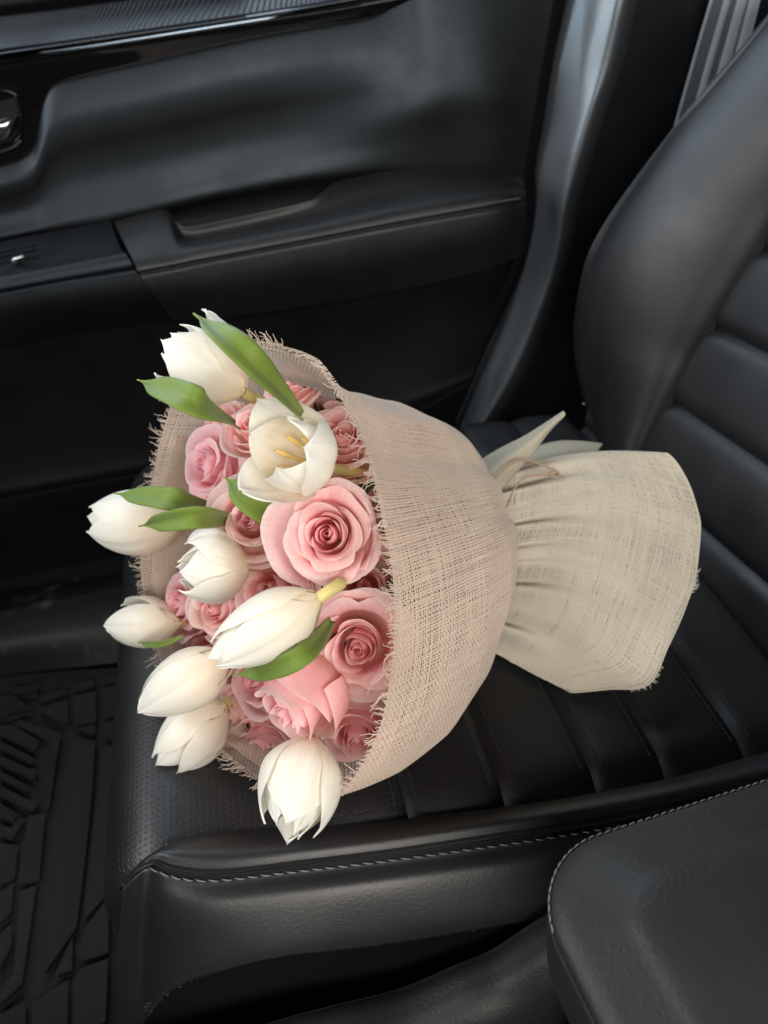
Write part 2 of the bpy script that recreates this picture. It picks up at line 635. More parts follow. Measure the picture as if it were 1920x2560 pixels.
prof = [(-.012, .420), (0.0, .404), (.012, .397), (.05, .3935), (.20, .3875), (.30, .3860), (.42, .3875), (.55, .3915), (.70, .3925), (.85, .3885), (1.0, .3825), (1.06, .392)]
rows = []
for t, Yv in prof:
    alt = .4035 - .030 * min(max(t, 0), .66) / .66 + .010 * max(0, t - .66) / .34 + (.016 if t < 0 else 0)
    wk = [0] * 11 + [.15, .4, .7, 1, 1, 1, 1]
    rows.append([onY(x, y, Yv * (1 - q) + alt * q) for (x, y), q in zip(mixp(top, bot, t), wk)])
# the rear edge of the door turns away from the cabin
for r in rows:
    for k, dy in ((-1, .014), (-2, .002)):
        r[k] = r[k] + np.array([0.0, dy, 0.0])
grid_obj('door_insert', loft(rows, 150, 70, True), M['door_skin'], door)
# gloss black trim band above the insert with the handle cut-out
rows = [Ys([(-260, 190, .404), (0, 146, .404), (250, 110, .404), (600, 55, .404), (900, 8, .404), (1100, -30, .404)]),
        Ys([(-260, 196, .397), (0, 152, .397), (250, 116, .397), (600, 61, .397), (900, 14, .397), (1100, -24, .397)]),
        Ys([(-260, 215, .400), (0, 172, .400), (250, 130, .400), (600, 76, .400), (900, 30, .400), (1100, -10, .400)]),
        Ys([(-260, 350, .404), (0, 300, .404), (250, 220, .404), (600, 130, .404), (900, 80, .404), (1100, 30, .404)]),
        Ys([(-260, 500, .410), (0, 450, .410), (250, 330, .410), (600, 160, .410), (900, 110, .410), (1100, 60, .410)])]
grid_obj('gloss_trim', loft(rows, 80, 40, True), M['gloss'], door)
# bright edge strip between trim and grille
rows = [Ys([(-260, 162, .405), (0, 122, .405), (160, 100, .405), (400, 66, .405), (700, 20, .405), (900, -14, .405)]),
        Ys([(-260, 176, .393), (0, 136, .393), (160, 112, .393), (400, 77, .393), (700, 31, .393), (900, -3, .393)]),
        Ys([(-260, 190, .402), (0, 148, .402), (160, 122, .402), (400, 85, .402), (700, 38, .402), (900, 4, .402)])]
grid_obj('edge_strip', loft(rows, 60, 14, True), M['gloss'], door)
# textured upper sill with rows of small raised dots
urow = [(-260, 70), (0, 40), (140, 24), (330, -2), (600, -40), (900, -90)]
lrow = [(-260, 164), (0, 124), (160, 101), (400, 67), (700, 21), (900, -13)]
GR = loft([[onY(x, y, .440) for x, y in urow], [onY(x, y, .425) for x, y in mixp(urow, lrow, .5)], [onY(x, y, .405) for x, y in lrow]], 181, 17, True)
grid_obj('upper_sill', GR, M['grille'], door)
mb = MB()
gn = normals_of(GR)
if gn[90, 8][1] > 0:
    gn = -gn
for i in range(8, 180):
    for j in range(1, 16):
        if (i + j) % 2:
            continue
        c = GR[i, j]
        tu = unit(GR[min(i + 1, 180), j] - c) * .0017
        tv = unit(GR[i, min(j + 1, 16)] - c) * .0013
        n_ = gn[i, j]
        r0 = [c - tu - tv, c + tu - tv, c + tu + tv, c - tu + tv]
        r1 = [c + n_ * .0009 + (q - c) * .45 for q in r0]
        mb.add(r0 + r1, [[0, 1, 5, 4], [1, 2, 6, 5], [2, 3, 7, 6], [3, 0, 4, 7], [4, 5, 6, 7]])
mb.build('grille_dots', M['grille'], door, True)
# window weatherstrip and dark sill top above it
rows = [Ys([(-260, 72, .441), (0, 41, .441), (140, 25, .441), (330, -1, .441), (600, -39, .441)]),
        Ys([(-260, 30, .43), (0, 0, .43), (140, -18, .43), (330, -45, .43), (600, -85, .43)]),
        Ys([(-260, -60, .47), (0, -90, .47), (140, -110, .47), (330, -140, .47), (600, -180, .47)])]
grid_obj('window_seal', loft(rows, 30, 14, True), M['dark_plastic'], door)
# door handle
tube_obj('handle_bezel', spline([onY(x, y, .396) for x, y in [(-60, 226), (0, 226), (32, 232), (46, 252), (52, 290), (51, 330), (44, 350), (22, 362), (-10, 372), (-60, 384)]], 60), .0016, M['gloss'], door, 8)
rows = [Ys([(-80, 300, .402), (0, 291, .402), (30, 285, .402), (47, 277, .404)]), Ys([(-80, 306, .388), (0, 297, .388), (30, 291, .390), (46, 284, .398)]),
        Ys([(-80, 330, .382), (0, 322, .383), (25, 316, .386), (45, 305, .397)]), Ys([(-80, 362, .390), (0, 350, .391), (22, 340, .393), (40, 325, .400)]),
        Ys([(-80, 370, .402), (0, 357, .402), (20, 348, .402), (36, 334, .404)])]
grid_obj('handle_lever', loft(rows, 24, 24, True), M['chrome'], door)
rows = [Ys([(-80, 392, .398), (0, 374, .398), (30, 364, .398), (51, 350, .398)]), Ys([(-80, 397, .394), (0, 379, .394), (32, 368, .394), (53, 352, .395)]), Ys([(-80, 402, .4), (0, 384, .4), (34, 373, .4), (54, 356, .4)])]
grid_obj('handle_trim', loft(rows, 20, 8, True), M['chrome'], door)
slab('handle_recess', [onY(x, y, .4025) for x, y in [(-60, 232), (10, 230), (40, 240), (48, 290), (46, 330), (30, 352), (-60, 374)]], .004, M['dark_plastic'], door, down=(0, 1, 0))

# armrest pad: top, stitched roll, front face, underside
back = [(285, 556, .372), (330, 542, .372), (396, 526, .372), (424, 530, .37), (446, 556, .352), (480, 566, .345), (640, 534, .345), (770, 502, .348), (812, 474, .36), (850, 452, .372), (1000, 424, .378), (1150, 413, .381), (1250, 424, .381), (1306, 446, .384)]
f1 = [(302, 590), (342, 580), (402, 566), (430, 566), (450, 586), (484, 592), (640, 562), (770, 532), (815, 518), (855, 508), (1000, 478), (1150, 455), (1252, 452), (1311, 462)]
f2 = [(330, 646), (366, 640), (415, 632), (440, 627), (462, 623), (500, 616), (645, 590), (772, 566), (818, 557), (860, 548), (1000, 520), (1150, 494), (1254, 478), (1313, 476)]
f3 = [(344, 676), (376, 670), (420, 662), (446, 657), (466, 653), (505, 645), (650, 618), (775, 594), (822, 585), (864, 577), (1000, 551), (1152, 524), (1256, 505), (1314, 496)]
f4 = [(349, 685), (380, 678), (424, 670), (450, 665), (470, 661), (508, 653), (652, 626), (777, 602), (824, 593), (866, 585), (1001, 559), (1154, 532), (1258, 513), (1314, 503)]
f5 = [(356, 698), (386, 692), (430, 684), (456, 679), (476, 675), (514, 667), (656, 641), (780, 618), (828, 609), (870, 601), (1003, 576), (1156, 549), (1260, 530), (1315, 518)]
f6 = [(388, 740), (415, 737), (455, 734), (480, 731), (500, 728), (538, 722), (676, 700), (796, 680), (842, 672), (882, 664), (1010, 640), (1160, 610), (1260, 585), (1312, 570)]
f7 = [(430, 800), (455, 800), (490, 800), (515, 799), (535, 797), (570, 793), (700, 775), (816, 757), (860, 750), (900, 743), (1020, 720), (1160, 690), (1255, 660), (1300, 640)]
Yr = [None, .340, .306, .296, .2995, .296, .300, .325]
rows = [Ys(back)]
for f_, Yv in zip([f1, f2, f3, f4, f5, f6, f7], Yr[1:]):
    rows.append([onY(x, y, Yv + (.03 if k == 13 else (.006 if k == 12 else 0))) for k, (x, y) in enumerate(f_)])
rows.insert(0, [p + np.array([0, .012, -.03]) for p in rows[0]])
pad = grid_obj('armrest_pad', loft(rows, 130, 60, True), M['armrest_skin'], door)
# stitched seam along the pad
mb = MB()
st = spline([onY(x, y, .2945) for x, y in [(p[0], p[1] - 3) for p in f3]], 131)
for i in range(1, 128):
    d = st[i + 1] - st[i]
    mb.tube([st[i] + d * .15, st[i] + d * .5 + np.array([0, -.0012, 0]), st[i] + d * .85 + np.array([0, 0, -.0008])], .00055, 5)
mb.build('stitching', M['thread_dark'], pad, True)
# pull cup behind the pad
rows = [Ys([(400, 500, .392), (560, 468, .392), (720, 440, .392), (860, 424, .395)]), Ys([(400, 560, .40), (560, 540, .40), (720, 510, .40), (880, 480, .40)]), Ys([(400, 640, .38), (560, 620, .38), (720, 590, .38), (880, 560, .38)])]
grid_obj('pull_cup', loft(rows, 20, 12, True), M['dark_plastic'], door)
# switch panel ahead of the pad
rows = [Ys([(-260, 662, .385), (0, 604, .385), (150, 576, .385), (275, 552, .385)]), Ys([(-260, 668, .374), (0, 610, .374), (150, 582, .374), (278, 560, .374)]),
        Ys([(-260, 720, .325), (0, 674, .325), (150, 648, .325), (300, 618, .325)]), Ys([(-260, 748, .306), (0, 698, .306), (150, 668, .306), (316, 637, .306)]),
        Ys([(-260, 772, .3), (0, 722, .3), (150, 694, .3), (330, 662, .3)]), Ys([(-260, 785, .3035), (0, 734, .3035), (150, 705, .3035), (338, 675, .3035)]),
        Ys([(-260, 792, .300), (0, 741, .300), (150, 712, .300), (342, 682, .300)]),
        Ys([(-260, 850, .303), (0, 795, .303), (150, 765, .303), (385, 735, .303)]), Ys([(-260, 930, .335), (0, 870, .335), (150, 835, .335), (425, 795, .335)])]
sw = grid_obj('switch_panel', loft(rows, 60, 70, True), M['door_skin'], door)
mb = MB()
for dy, r_ in ((0, .0012), (13, .0010)):
    mb.tube(spline([onY(x, y + dy, .338) for x, y in [(-200, 668), (-40, 640), (0, 632), (40, 622), (92, 612)]], 20), r_, 6)
mb.build('switch_slot', M['gloss'], sw)
rows = [Ys([(30, 642, .331), (40, 636, .331), (56, 632, .331)]), Ys([(30, 650, .324), (41, 645, .322), (58, 640, .324)]), Ys([(34, 660, .326), (44, 656, .324), (56, 648, .326)]), Ys([(36, 664, .331), (46, 660, .331), (55, 654, .331)])]
grid_obj('window_switch', loft(rows, 12, 12, True), M['chrome'], sw)
# lower door: recessed panel, map pocket ledge, base
rows = [Ys([(-260, 900, .372), (0, 840, .372), (300, 780, .372), (700, 730, .372), (1000, 680, .372), (1290, 610, .372)]),
        Ys([(-260, 1100, .385), (0, 1040, .385), (300, 980, .385), (700, 920, .385), (1000, 850, .385), (1240, 770, .39)]),
        Ys([(-260, 1270, .37), (0, 1215, .37), (300, 1160, .37), (700, 1080, .37), (1000, 1000, .37), (1190, 920, .39)]),
        Ys([(-260, 1300, .338), (0, 1246, .338), (300, 1190, .338), (700, 1120, .338), (1000, 1040, .338), (1170, 960, .37)]),
        Ys([(-260, 1318, .332), (0, 1264, .332), (300, 1208, .332), (700, 1140, .332), (1000, 1060, .332), (1160, 980, .37)]),
        Ys([(-260, 1420, .336), (0, 1370, .336), (300, 1310, .336), (700, 1230, .336), (1000, 1140, .336), (1140, 1060, .37)]),
        Ys([(-260, 1500, .335), (0, 1450, .335), (300, 1390, .335), (700, 1310, .335), (1000, 1220, .335), (1120, 1140, .37)])]
grid_obj('map_pocket', loft(rows, 60, 60, True), M['dark_plastic'], door)
slab('pocket_rib', [onY(x, y, .379) for x, y in [(252, 1133), (300, 1126), (300, 1180), (264, 1192)]], .006, M['door_skin'], door, down=(0, 1, 0))

# ------------------------------------------------------------------ pillar
pil = thing('door_pillar', 'black pillar trim with pale sky reflection beside the seat back', 'car pillar')
L0 = [(1440, -130), (1414, 0), (1374, 181), (1356, 317), (1333, 430), (1330, 520), (1318, 600), (1290, 700), (1243, 830), (1190, 950), (1140, 1070), (1110, 1140)]
Rr = [(1600, -130), (1564, 0), (1527, 158), (1487, 271), (1446, 407), (1414, 520), (1402, 600), (1382, 690), (1330, 830), (1275, 950), (1205, 1070), (1170, 1140)]
rows = []
for f_, Yv, dx in ((-.12, .445, 0), (0.0, .427, 0), (.2, .410, 0), (.40, .394, 0), (.6, .379, 0), (.78, .368, 0), (.9, .363, 0), (1.0, .3625, 0), (1.0, .372, 12), (1.0, .392, 26), (1.0, .43, 40)):
    rows.append([onY(a[0] + (b[0] - a[0]) * f_ + dx, a[1] + (b[1] - a[1]) * f_, Yv) for a, b in zip(L0, Rr)])
grid_obj('pillar_cover', loft(rows, 90, 50, True), M['pillar_plastic'], pil)
rows = []
for dx, Yv in ((22, .402), (60, .412), (150, .425), (260, .44), (380, .45), (640, .50)):
    rows.append([onY(b[0] + dx, b[1], Yv) for b in Rr])
grid_obj('pillar_side', loft(rows, 60, 24, True), M['pillar_face'], pil)
se = spline([onY(x, y, .425) for x, y in [(1412, -130), (1396, 0), (1366, 150), (1342, 300), (1322, 420), (1330, 500), (1325, 580), (1290, 680), (1235, 800), (1180, 920), (1130, 1040), (1090, 1140)]], 80)
tube_obj('door_seal', se, .009, M['carpet'], pil, 10)

# ------------------------------------------------------------------ seat belt
belt = thing('seat_belt', 'grey woven seat belt hanging behind the seat back', 'seat belt')
e0 = np.array([onY(x, y, .40) for x, y in [(1812, -130), (1776, 0), (1738, 130), (1682, 330), (1640, 480)]])
e1 = np.array([onY(x, y, .385) for x, y in [(1936, -130), (1898, 0), (1868, 118), (1806, 330), (1764, 480)]])
mb_w = []
bands = [(0.0, .03, 1), (.03, .28, 0), (.28, .40, 1), (.40, .55, 0), (.55, .74, 1), (.74, .80, 0), (.80, .985, 1), (.985, 1.0, 1)]
m_b, nt, N_, L_, b_ = nodes_of('belt_weave')
b_.inputs['Base Color'].default_value = (.50, .56, .62, 1)  # base raised above the belt's own grey to stand in for window light
b_.inputs['Roughness'].default_value = .55
uvn = N_.new('ShaderNodeUVMap')
wv = N_.new('ShaderNodeTexWave')
wv.bands_direction = 'Y'
wv.inputs['Scale'].default_value = 45
wv.inputs['Distortion'].default_value = 1.5
wv.inputs['Detail Scale'].default_value = 8
L_.new(uvn.outputs[0], wv.inputs[0])
bu = N_.new('ShaderNodeBump')
bu.inputs['Strength'].default_value = .7
bu.inputs['Distance'].default_value = .001
L_.new(wv.outputs['Fac'], bu.inputs['Height'])
L_.new(bu.outputs[0], b_.inputs['Normal'])
for a_, c_, hi in bands:
    p0, p1 = e0 + (e1 - e0) * a_, e0 + (e1 - e0) * c_
    off = np.array([0, -.0012 if hi else 0, 0])
    G = loft([p0 + off * .3, p0 * .8 + p1 * .2 + off, p0 * .2 + p1 * .8 + off, p1 + off * .3], 40, 7, True)
    grid_obj('webbing_band', np.swapaxes(G, 0, 1), m_b if hi else M['belt_dark'], belt, thick=.0012)

# ------------------------------------------------------------------ seat
seat = thing('passenger_seating', 'black leather passenger seat carrying the bouquet', 'car seat')
grooves = [.083, .150, .216, .268, .331, .40]
Y0c, Y1c = -.318, .150
RF = .055


def cushion_xz(s):
    """profile of the cushion from back (s>0 is x) to the rolled front edge"""
    xr = -.122 + RF
    if s >= xr:
        return s, 0.0
    a = (xr - s) / RF
    if a <= math.pi / 2 + .12:
        return xr - RF * math.sin(a), -RF * (1 - math.cos(a))
    a0 = math.pi / 2 + .12
    d = (a - a0) * RF
    return xr - RF * math.sin(a0) + d * .13, -RF * (1 - math.cos(a0)) - d


def perforated():
    m = leather('perforated_leather', (.009, .0092, .010), .42, 420, .3, .0004)
    nt = m.node_tree
    N, L = nt.nodes, nt.links
    b = N['Principled BSDF']
    uv = N.new('ShaderNodeUVMap')
    mp = N.new('ShaderNodeMapping')
    mp.inputs['Scale'].default_value = (1, 1, 1)
    L.new(uv.outputs[0], mp.inputs[0])
    vo = N.new('ShaderNodeTexVoronoi')
    vo.voronoi_dimensions = '2D'
    vo.inputs['Scale'].default_value = 230
    vo.inputs['Randomness'].default_value = 0.0
    L.new(mp.outputs[0], vo.inputs['Vector'])
    mr = N.new('ShaderNodeMapRange')
    mr.inputs[1].default_value = .10
    mr.inputs[2].default_value = .22
    L.new(vo.outputs['Distance'], mr.inputs[0])
    old = b.inputs['Normal'].links[0].from_node
    b2 = N.new('ShaderNodeBump')
    b2.inputs['Strength'].default_value = .35
    b2.inputs['Distance'].default_value = .0006
    L.new(mr.outputs[0], b2.inputs['Height'])
    L.new(old.outputs[0], b2.inputs['Normal'])
    L.new(b2.outputs[0], b.inputs['Normal'])
    oc = b.inputs['Base Color'].links[0].from_socket
    mx = N.new('ShaderNodeMix')
    mx.data_type = 'RGBA'
    mx.inputs[6].default_value = (.001, .001, .001, 1)
    L.new(mr.outputs[0], mx.inputs[0])
    L.new(oc, mx.inputs[7])
    L.new(mx.outputs[2], b.inputs['Base Color'])
    return m


M['perf'] = perforated()


def cushion_panel(s0, s1, mat, ns=24, ny=60):
    ss = np.linspace(s0, s1, ns)
    yy = np.linspace(Y0c - .012, Y1c + .03, ny)
    G = np.zeros((ns, ny, 3))
    for i, s in enumerate(ss):
        x, z = cushion_xz(s)
        for j, y in enumerate(yy):
            e = min(s - s0 if s0 > -.15 else 9, s1 - s)
            dip = .0045 * math.exp(-(e / .005) ** 1.3) + .0010 * math.exp(-(e / .02) ** 2)
            ey = min(y - (Y0c - .012), Y1c + .03 - y)
            dip += .012 * math.exp(-(ey / .010) ** 1.5)
            wr = .0007 * math.sin(60 * y + 9 * s * 10) * math.sin(31 * y)
            if z > -1e-6:
                G[i, j] = (x, y, z - dip + wr)
            else:
                a = (-.122 + RF - s) / RF
                a = min(a, 1.6)
                G[i, j] = (x + dip * math.sin(a), y, z - dip * math.cos(a))
    v, f, uv = grid_vf(G)
    uv = np.stack([np.repeat(ss, ny), np.tile(yy, ns)], 1)
    return link_mesh('cushion_panel', v, f, mat, seat, uv)


cushion_panel(-.42, grooves[0], M['perf'], 110, 90)
for a_, c_ in zip(grooves[:-1], grooves[1:]):
    cushion_panel(a_, c_, M['leather_fine'])
mb = MB()
for g in grooves[:-1]:
    for off in (-.0075, .0075):
        ys = np.linspace(Y0c + .004, Y1c, 110)
        for i in range(len(ys) - 1):
            y_a, y_b = ys[i] + .0006, ys[i + 1] - .0009
            mb.tube([(g + off, y_a, -.0012), (g + off, (y_a + y_b) / 2, -.0006), (g + off, y_b, -.0012)], .0004, 4)
mb.build('seam_stitching', M['seam_thread'], seat, True)

# near side bolster and side panel
b0 = [(296, 2222), (330, 2180), (397, 2136), (467, 2110), (600, 2084), (760, 2078), (900, 2072), (1023, 2055), (1300, 2022), (1509, 1988), (1700, 1948), (1872, 1900), (2150, 1820)]
b2 = [(310, 2206), (345, 2170), (393, 2151), (432, 2164), (510, 2175), (605, 2171), (760, 2152), (950, 2129), (1146, 2100), (1423, 2058), (1640, 2018), (1850, 1972), (2150, 1900)]
b3 = [(304, 2215), (338, 2182), (371, 2163), (419, 2184), (475, 2195), (558, 2195), (714, 2177), (930, 2152), (1146, 2123), (1423, 2083), (1640, 2044), (1850, 2000), (2150, 1930)]
P0 = np.array([onZ(x, y, -.006) for x, y in b0])
P2 = np.array([onZ(x, y, .010) for x, y in b2])
P3 = np.array([onZ(x, y, .004) for x, y in b3])
P1 = (P0 + P2) / 2 + np.array([0, 0, .010])[None] * sstep(0, 3, np.arange(13))[:, None]
P1b = P0 * .2 + P2 * .8 + np.array([0, 0, .008])[None] * sstep(0, 3, np.arange(13))[:, None]
P1a = P0 * .9 + P2 * .1 + np.array([0, 0, .007])[None] * sstep(0, 3, np.arange(13))[:, None]
Pm = P0 + np.array([0.0, .006, -.012])
P23 = (P2 + P3) / 2 + np.array([0, -.0015, .0018])
bol = grid_obj('side_bolster', loft([Pm, P0, P1a, P1, P1b, P2 + np.array([0, 0, .0015])], 120, 40, True), M['leather'], seat)
P2d = P2 + np.array([0, -.001, -.0028])
pipe = grid_obj('bolster_piping', loft([P2 + np.array([0, .0005, .001]), P2d, P23, P3 + np.array([0, 0, .0008]), P3 + np.array([0, -.0005, -.003])], 120, 18, True), M['leather'], seat)
mb = MB()
sp_ = spline([p + np.array([0, -.0012, .0002]) for p in P3[2:]], 62)
for i in range(61):
    d = sp_[i + 1] - sp_[i]
    mb.tube([sp_[i] + d * .08 + np.array([0, .0006, -.0006]), sp_[i] + d * .3 + np.array([0, -.0006, .0006]), sp_[i] + d * .6 + np.array([0, -.0008, 0]), sp_[i] + d * .84 + np.array([0, 0, -.0012])], [.0003, .0005, .0005, .0003], 6)
mb.build('stitching', M['thread_light'], seat, True)
bb = [(286, 2640), (318, 2600), (352, 2560), (400, 2498), (454, 2459), (540, 2428), (700, 2388), (930, 2362), (1146, 2328), (1423, 2280), (1640, 2236), (1850, 2190), (2150, 2110)]
Pb = np.array([onY(x, y, max(p[1] - .030, -.391)) for (x, y), p in zip(bb, P3)])
q1 = P3 + np.array([0, -.0025, -.004])
q2 = P3 * .82 + Pb * .18 + np.array([0, -.0062, .001])
q3 = P3 * .5 + Pb * .5 + np.array([0, -.0085, 0])
q4 = P3 * .18 + Pb * .82 + np.array([0, -.0065, 0])
grid_obj('side_panel', loft([P3 + np.array([0, .001, -.0022]), q1, q2, q3, q4, Pb, Pb + np.array([0, .02, -.006])], 120, 50, True), M['leather'], seat)
# felt covered lower side with a fuzzy upper edge
Pf = Pb + np.array([0, .002, 0])
fe = Pb + np.array([0, .0012, .001])
felt = grid_obj('felt_valance', loft([fe + np.array([0, .014, .002]), fe, fe + np.array([0, .0015, -.010]), fe + np.array([.0, .004, -.05]), fe + np.array([0, .012, -.24])], 90, 24, True), M['carpet'], seat)
mb = MB()
fes = spline(fe[2:], 700)
for p in fes:
    for k in range(2):
        q = p + rng.normal(0, .0015, 3) * np.array([1, .5, 1])
        mb.tube([q, q + np.array([rng.normal(0, .0012), -.0006 - abs(rng.normal(0, .0008)), abs(rng.normal(0, .0018))])], [.00016, .00006], 3)
mb.build('felt_fuzz', M['belt_dark'], felt, True)

# backrest: insert panels, bolster with piped outer edge
bp0, bpn = np.array([.405, 0, 0.0]), unit([-1, 0, .36])
pip = [(2060, -90), (1985, 0), (1916, 90), (1781, 244), (1713, 316), (1654, 393), (1582, 493), (1532, 570), (1496, 647), (1473, 723), (1460, 814), (1464, 904), (1480, 985), (1505, 1064), (1530, 1135), (1560, 1210)]
sil = [(2045, -120), (1975, -20), (1905, 68), (1765, 232), (1697, 318), (1640, 393), (1566, 493), (1515, 570), (1479, 640), (1459, 720), (1446, 814), (1450, 904), (1464, 985), (1488, 1066), (1512, 1140), (1540, 1215)]
ins = [(2320, -20), (2230, 110), (2150, 215), (2040, 375), (1980, 470), (1930, 545), (1872, 640), (1832, 705), (1795, 767), (1760, 825), (1722, 888), (1690, 950), (1662, 1003), (1632, 1060), (1602, 1120), (1570, 1190)]
Yp = np.interp(np.arange(16), [0, 3, 7, 10, 13, 15], [.165, .172, .190, .200, .195, .185])
Pp = np.array([onY(x, y, Yv) for (x, y), Yv in zip(pip, Yp)])
Ps = np.array([onP(x, y, bp0, bpn) for x, y in ins])
Psil = np.array([onY(x, y, Yv + .022) for (x, y), Yv in zip(sil, Yp)])
out = bpn * 1.0


def bl(f, h):
    return Pp * (1 - f) + Ps * f + out * h


grid_obj('back_bolster', loft([Pp - out * .004, Pp + out * .004, bl(.10, .020), bl(.28, .036), bl(.5, .040), bl(.72, .034), bl(.9, .020), bl(.98, .006), Ps - out * .010], 110, 60, True), M['leather_fine'], seat)
grid_obj('back_side', loft([Pp - out * .003 + np.array([0, .001, 0]), Pp * .5 + Psil * .5 + np.array([-.004, .004, 0]), Psil, Psil + np.array([.07, .02, .0]), Psil + np.array([.16, -.02, 0])], 90, 26, True), M['leather_fine'], seat)
tube_obj('back_piping', spline(Pp + out * .001 + np.array([0, .0015, 0]), 140), .0019, M['leather'], seat, 10)
# insert panels of the backrest
zg = [onP(1663, 1003, bp0, bpn)[2], onP(1767, 814, bp0, bpn)[2], onP(1880, 612, bp0, bpn)[2]]
stepz = zg[1] - zg[0]
zs = [zg[0] - 2 * stepz, zg[0] - stepz] + zg + [zg[2] + stepz, zg[2] + 2 * stepz, zg[2] + 3 * stepz]
for za, zb in zip(zs[:-1], zs[1:]):
    nz_, ny = 22, 40
    yy = np.linspace(.14, -.36, ny)
    zz = np.linspace(za, zb, nz_)
    G = np.zeros((nz_, ny, 3))
    for i, z in enumerate(zz):
        e = min(z - za, zb - z)
        dip = .007 * math.exp(-(e / .005) ** 1.2) + .0012 * math.exp(-(e / .02) ** 2)
        for j, y in enumerate(yy):
            zq = z - .10 * (y - .03)      # seams run down towards the driver's side
            G[i, j] = np.array([.405 + .36 * zq, y, zq]) - bpn * (dip + .004)
    grid_obj('back_panel', G, M['leather_fine'], seat)
# metal bracket glinting behind the seat base
bevel(slab('seat_bracket', [onY(x, y, .24) for x, y in [(1462, 1014), (1478, 1010), (1482, 1028), (1470, 1032)]], .006, M['chrome'], seat, down=(0, 1, 0)), .0015)

# ------------------------------------------------------------------ centre console
con = thing('centre_console', 'black centre console with stitched padded lid beside the seat', 'console')
ca, sa = math.cos(.10), math.sin(.10)


def lid_outline(inset, n=160):
    """rounded rectangle in the lid's own frame, origin at the far front corner"""
    r = max(.003, .045 - inset * .6)
    x0, y1, x1, y0 = .0 + inset, .0 - inset, .55 - inset, -.40 + inset
    pts = []
    for cx, cy, a0 in ((x1 - r, y1 - r, 90), (x0 + r, y1 - r, 180), (x0 + r, y0 + r, 270), (x1 - r, y0 + r, 0)):
        pass
    seq = [((x0 + r, y0 + r), 270, 180), ((x0 + r, y1 - r), 180, 90), ((x1 - r, y1 - r), 90, 0), ((x1 - r, y0 + r), 0, -90)]
    for (cx, cy), a0, a1 in seq:
        for a in np.linspace(a0, a1, n // 4):
            pts.append((cx + r * math.cos(math.radians(a)), cy + r * math.sin(math.radians(a))))
    return np.array(pts)


LX, LY = .112, -.421
rings = []
for ins_, z in ((.012, .035), (.004, .05), (.001, .075), (0.0, .088), (.0012, .0915), (.0, .0945), (.001, .0985), (.006, .103), (.016, .1075), (.026, .112), (.034, .1165), (.05, .1195), (.08, .121), (.13, .122), (.199, .122)):
    o2 = lid_outline(ins_)
    x = LX + o2[:, 0] * ca - o2[:, 1] * sa
    y = LY + o2[:, 0] * sa + o2[:, 1] * ca
    rings.append(np.stack([x, y, np.full(len(x), z)], 1))
G = np.stack(rings, 1)
lid = grid_obj('padded_lid', np.array([index_spline(g, 60) for g in G]), M['grain_plastic'], con, closeu=True)
o2 = lid_outline(-.0006, 400)[112:290]
o2 = spline(np.column_stack([o2, np.zeros(len(o2))]), 124, False)
mb = MB()
sq = np.stack([LX + o2[:, 0] * ca - o2[:, 1] * sa, LY + o2[:, 0] * sa + o2[:, 1] * ca, np.full(len(o2), .0965)], 1)
for i in range(123):
    d = sq[i + 1] - sq[i]
    u_ = np.array([0, 0, 1.0])
    mb.tube([sq[i] + d * .05 - u_ * .0008, sq[i] + d * .3 + u_ * .0008, sq[i] + d * .65 + u_ * .0010, sq[i] + d * .93 - u_ * .0006], [.0003, .0005, .0005, .0003], 6)
mb.build('stitching', M['thread_dark'], lid, True)
# body under the lid and the padded rail next to the seat
er = [(380, 2680), (560, 2606), (714, 2557), (844, 2522), (1000, 2483), (1146, 2422), (1238, 2383), (1330, 2322), (1400, 2280), (1500, 2200), (1700, 2100)]
E0 = np.array([onY(x, y, -.402) for x, y in er])
rows = [E0 + np.array([0, .005, -.25]), E0 + np.array([0, .005, -.03]), E0 + np.array([0, .004, -.008]), E0 + np.array([0, -.002, .0]), E0 + np.array([.0, -.011, .0035]), E0 + np.array([0, -.022, .004]), E0 + np.array([.004, -.034, -.006]), E0 + np.array([.012, -.042, -.03]), E0 + np.array([.02, -.050, -.10]), E0 + np.array([.02, -.12, -.16])]
grid_obj('side_rail', loft(rows, 90, 50, True), M['grain_plastic'], con)
bx = [(.14, -.80), (.14, -.455), (.65, -.44), (.65, -.80)]
bevel(slab('console_body', [(x, y, .045) for x, y in bx][::-1], .40, M['dark_plastic'], con), .006)
bevel(slab('console_tunnel', [(x, y, -.14) for x, y in [(-.5, -.80), (-.5, -.43), (.15, -.43), (.15, -.80)]][::-1], .2, M['dark_plastic'], con), .01)

# ------------------------------------------------------------------ bouquet frame
NB = unit([-.839, -.41, .358])
OB = np.array([-.003, -.209, .134])
E1 = unit(np.cross(NB, [0, 0, 1]))
E2 = np.cross(E1, NB)
NECK = np.array([.195, -.105, .075])


def pl(x, y, h=0.0):
    return onP(x, y, OB + h * NB, NB)


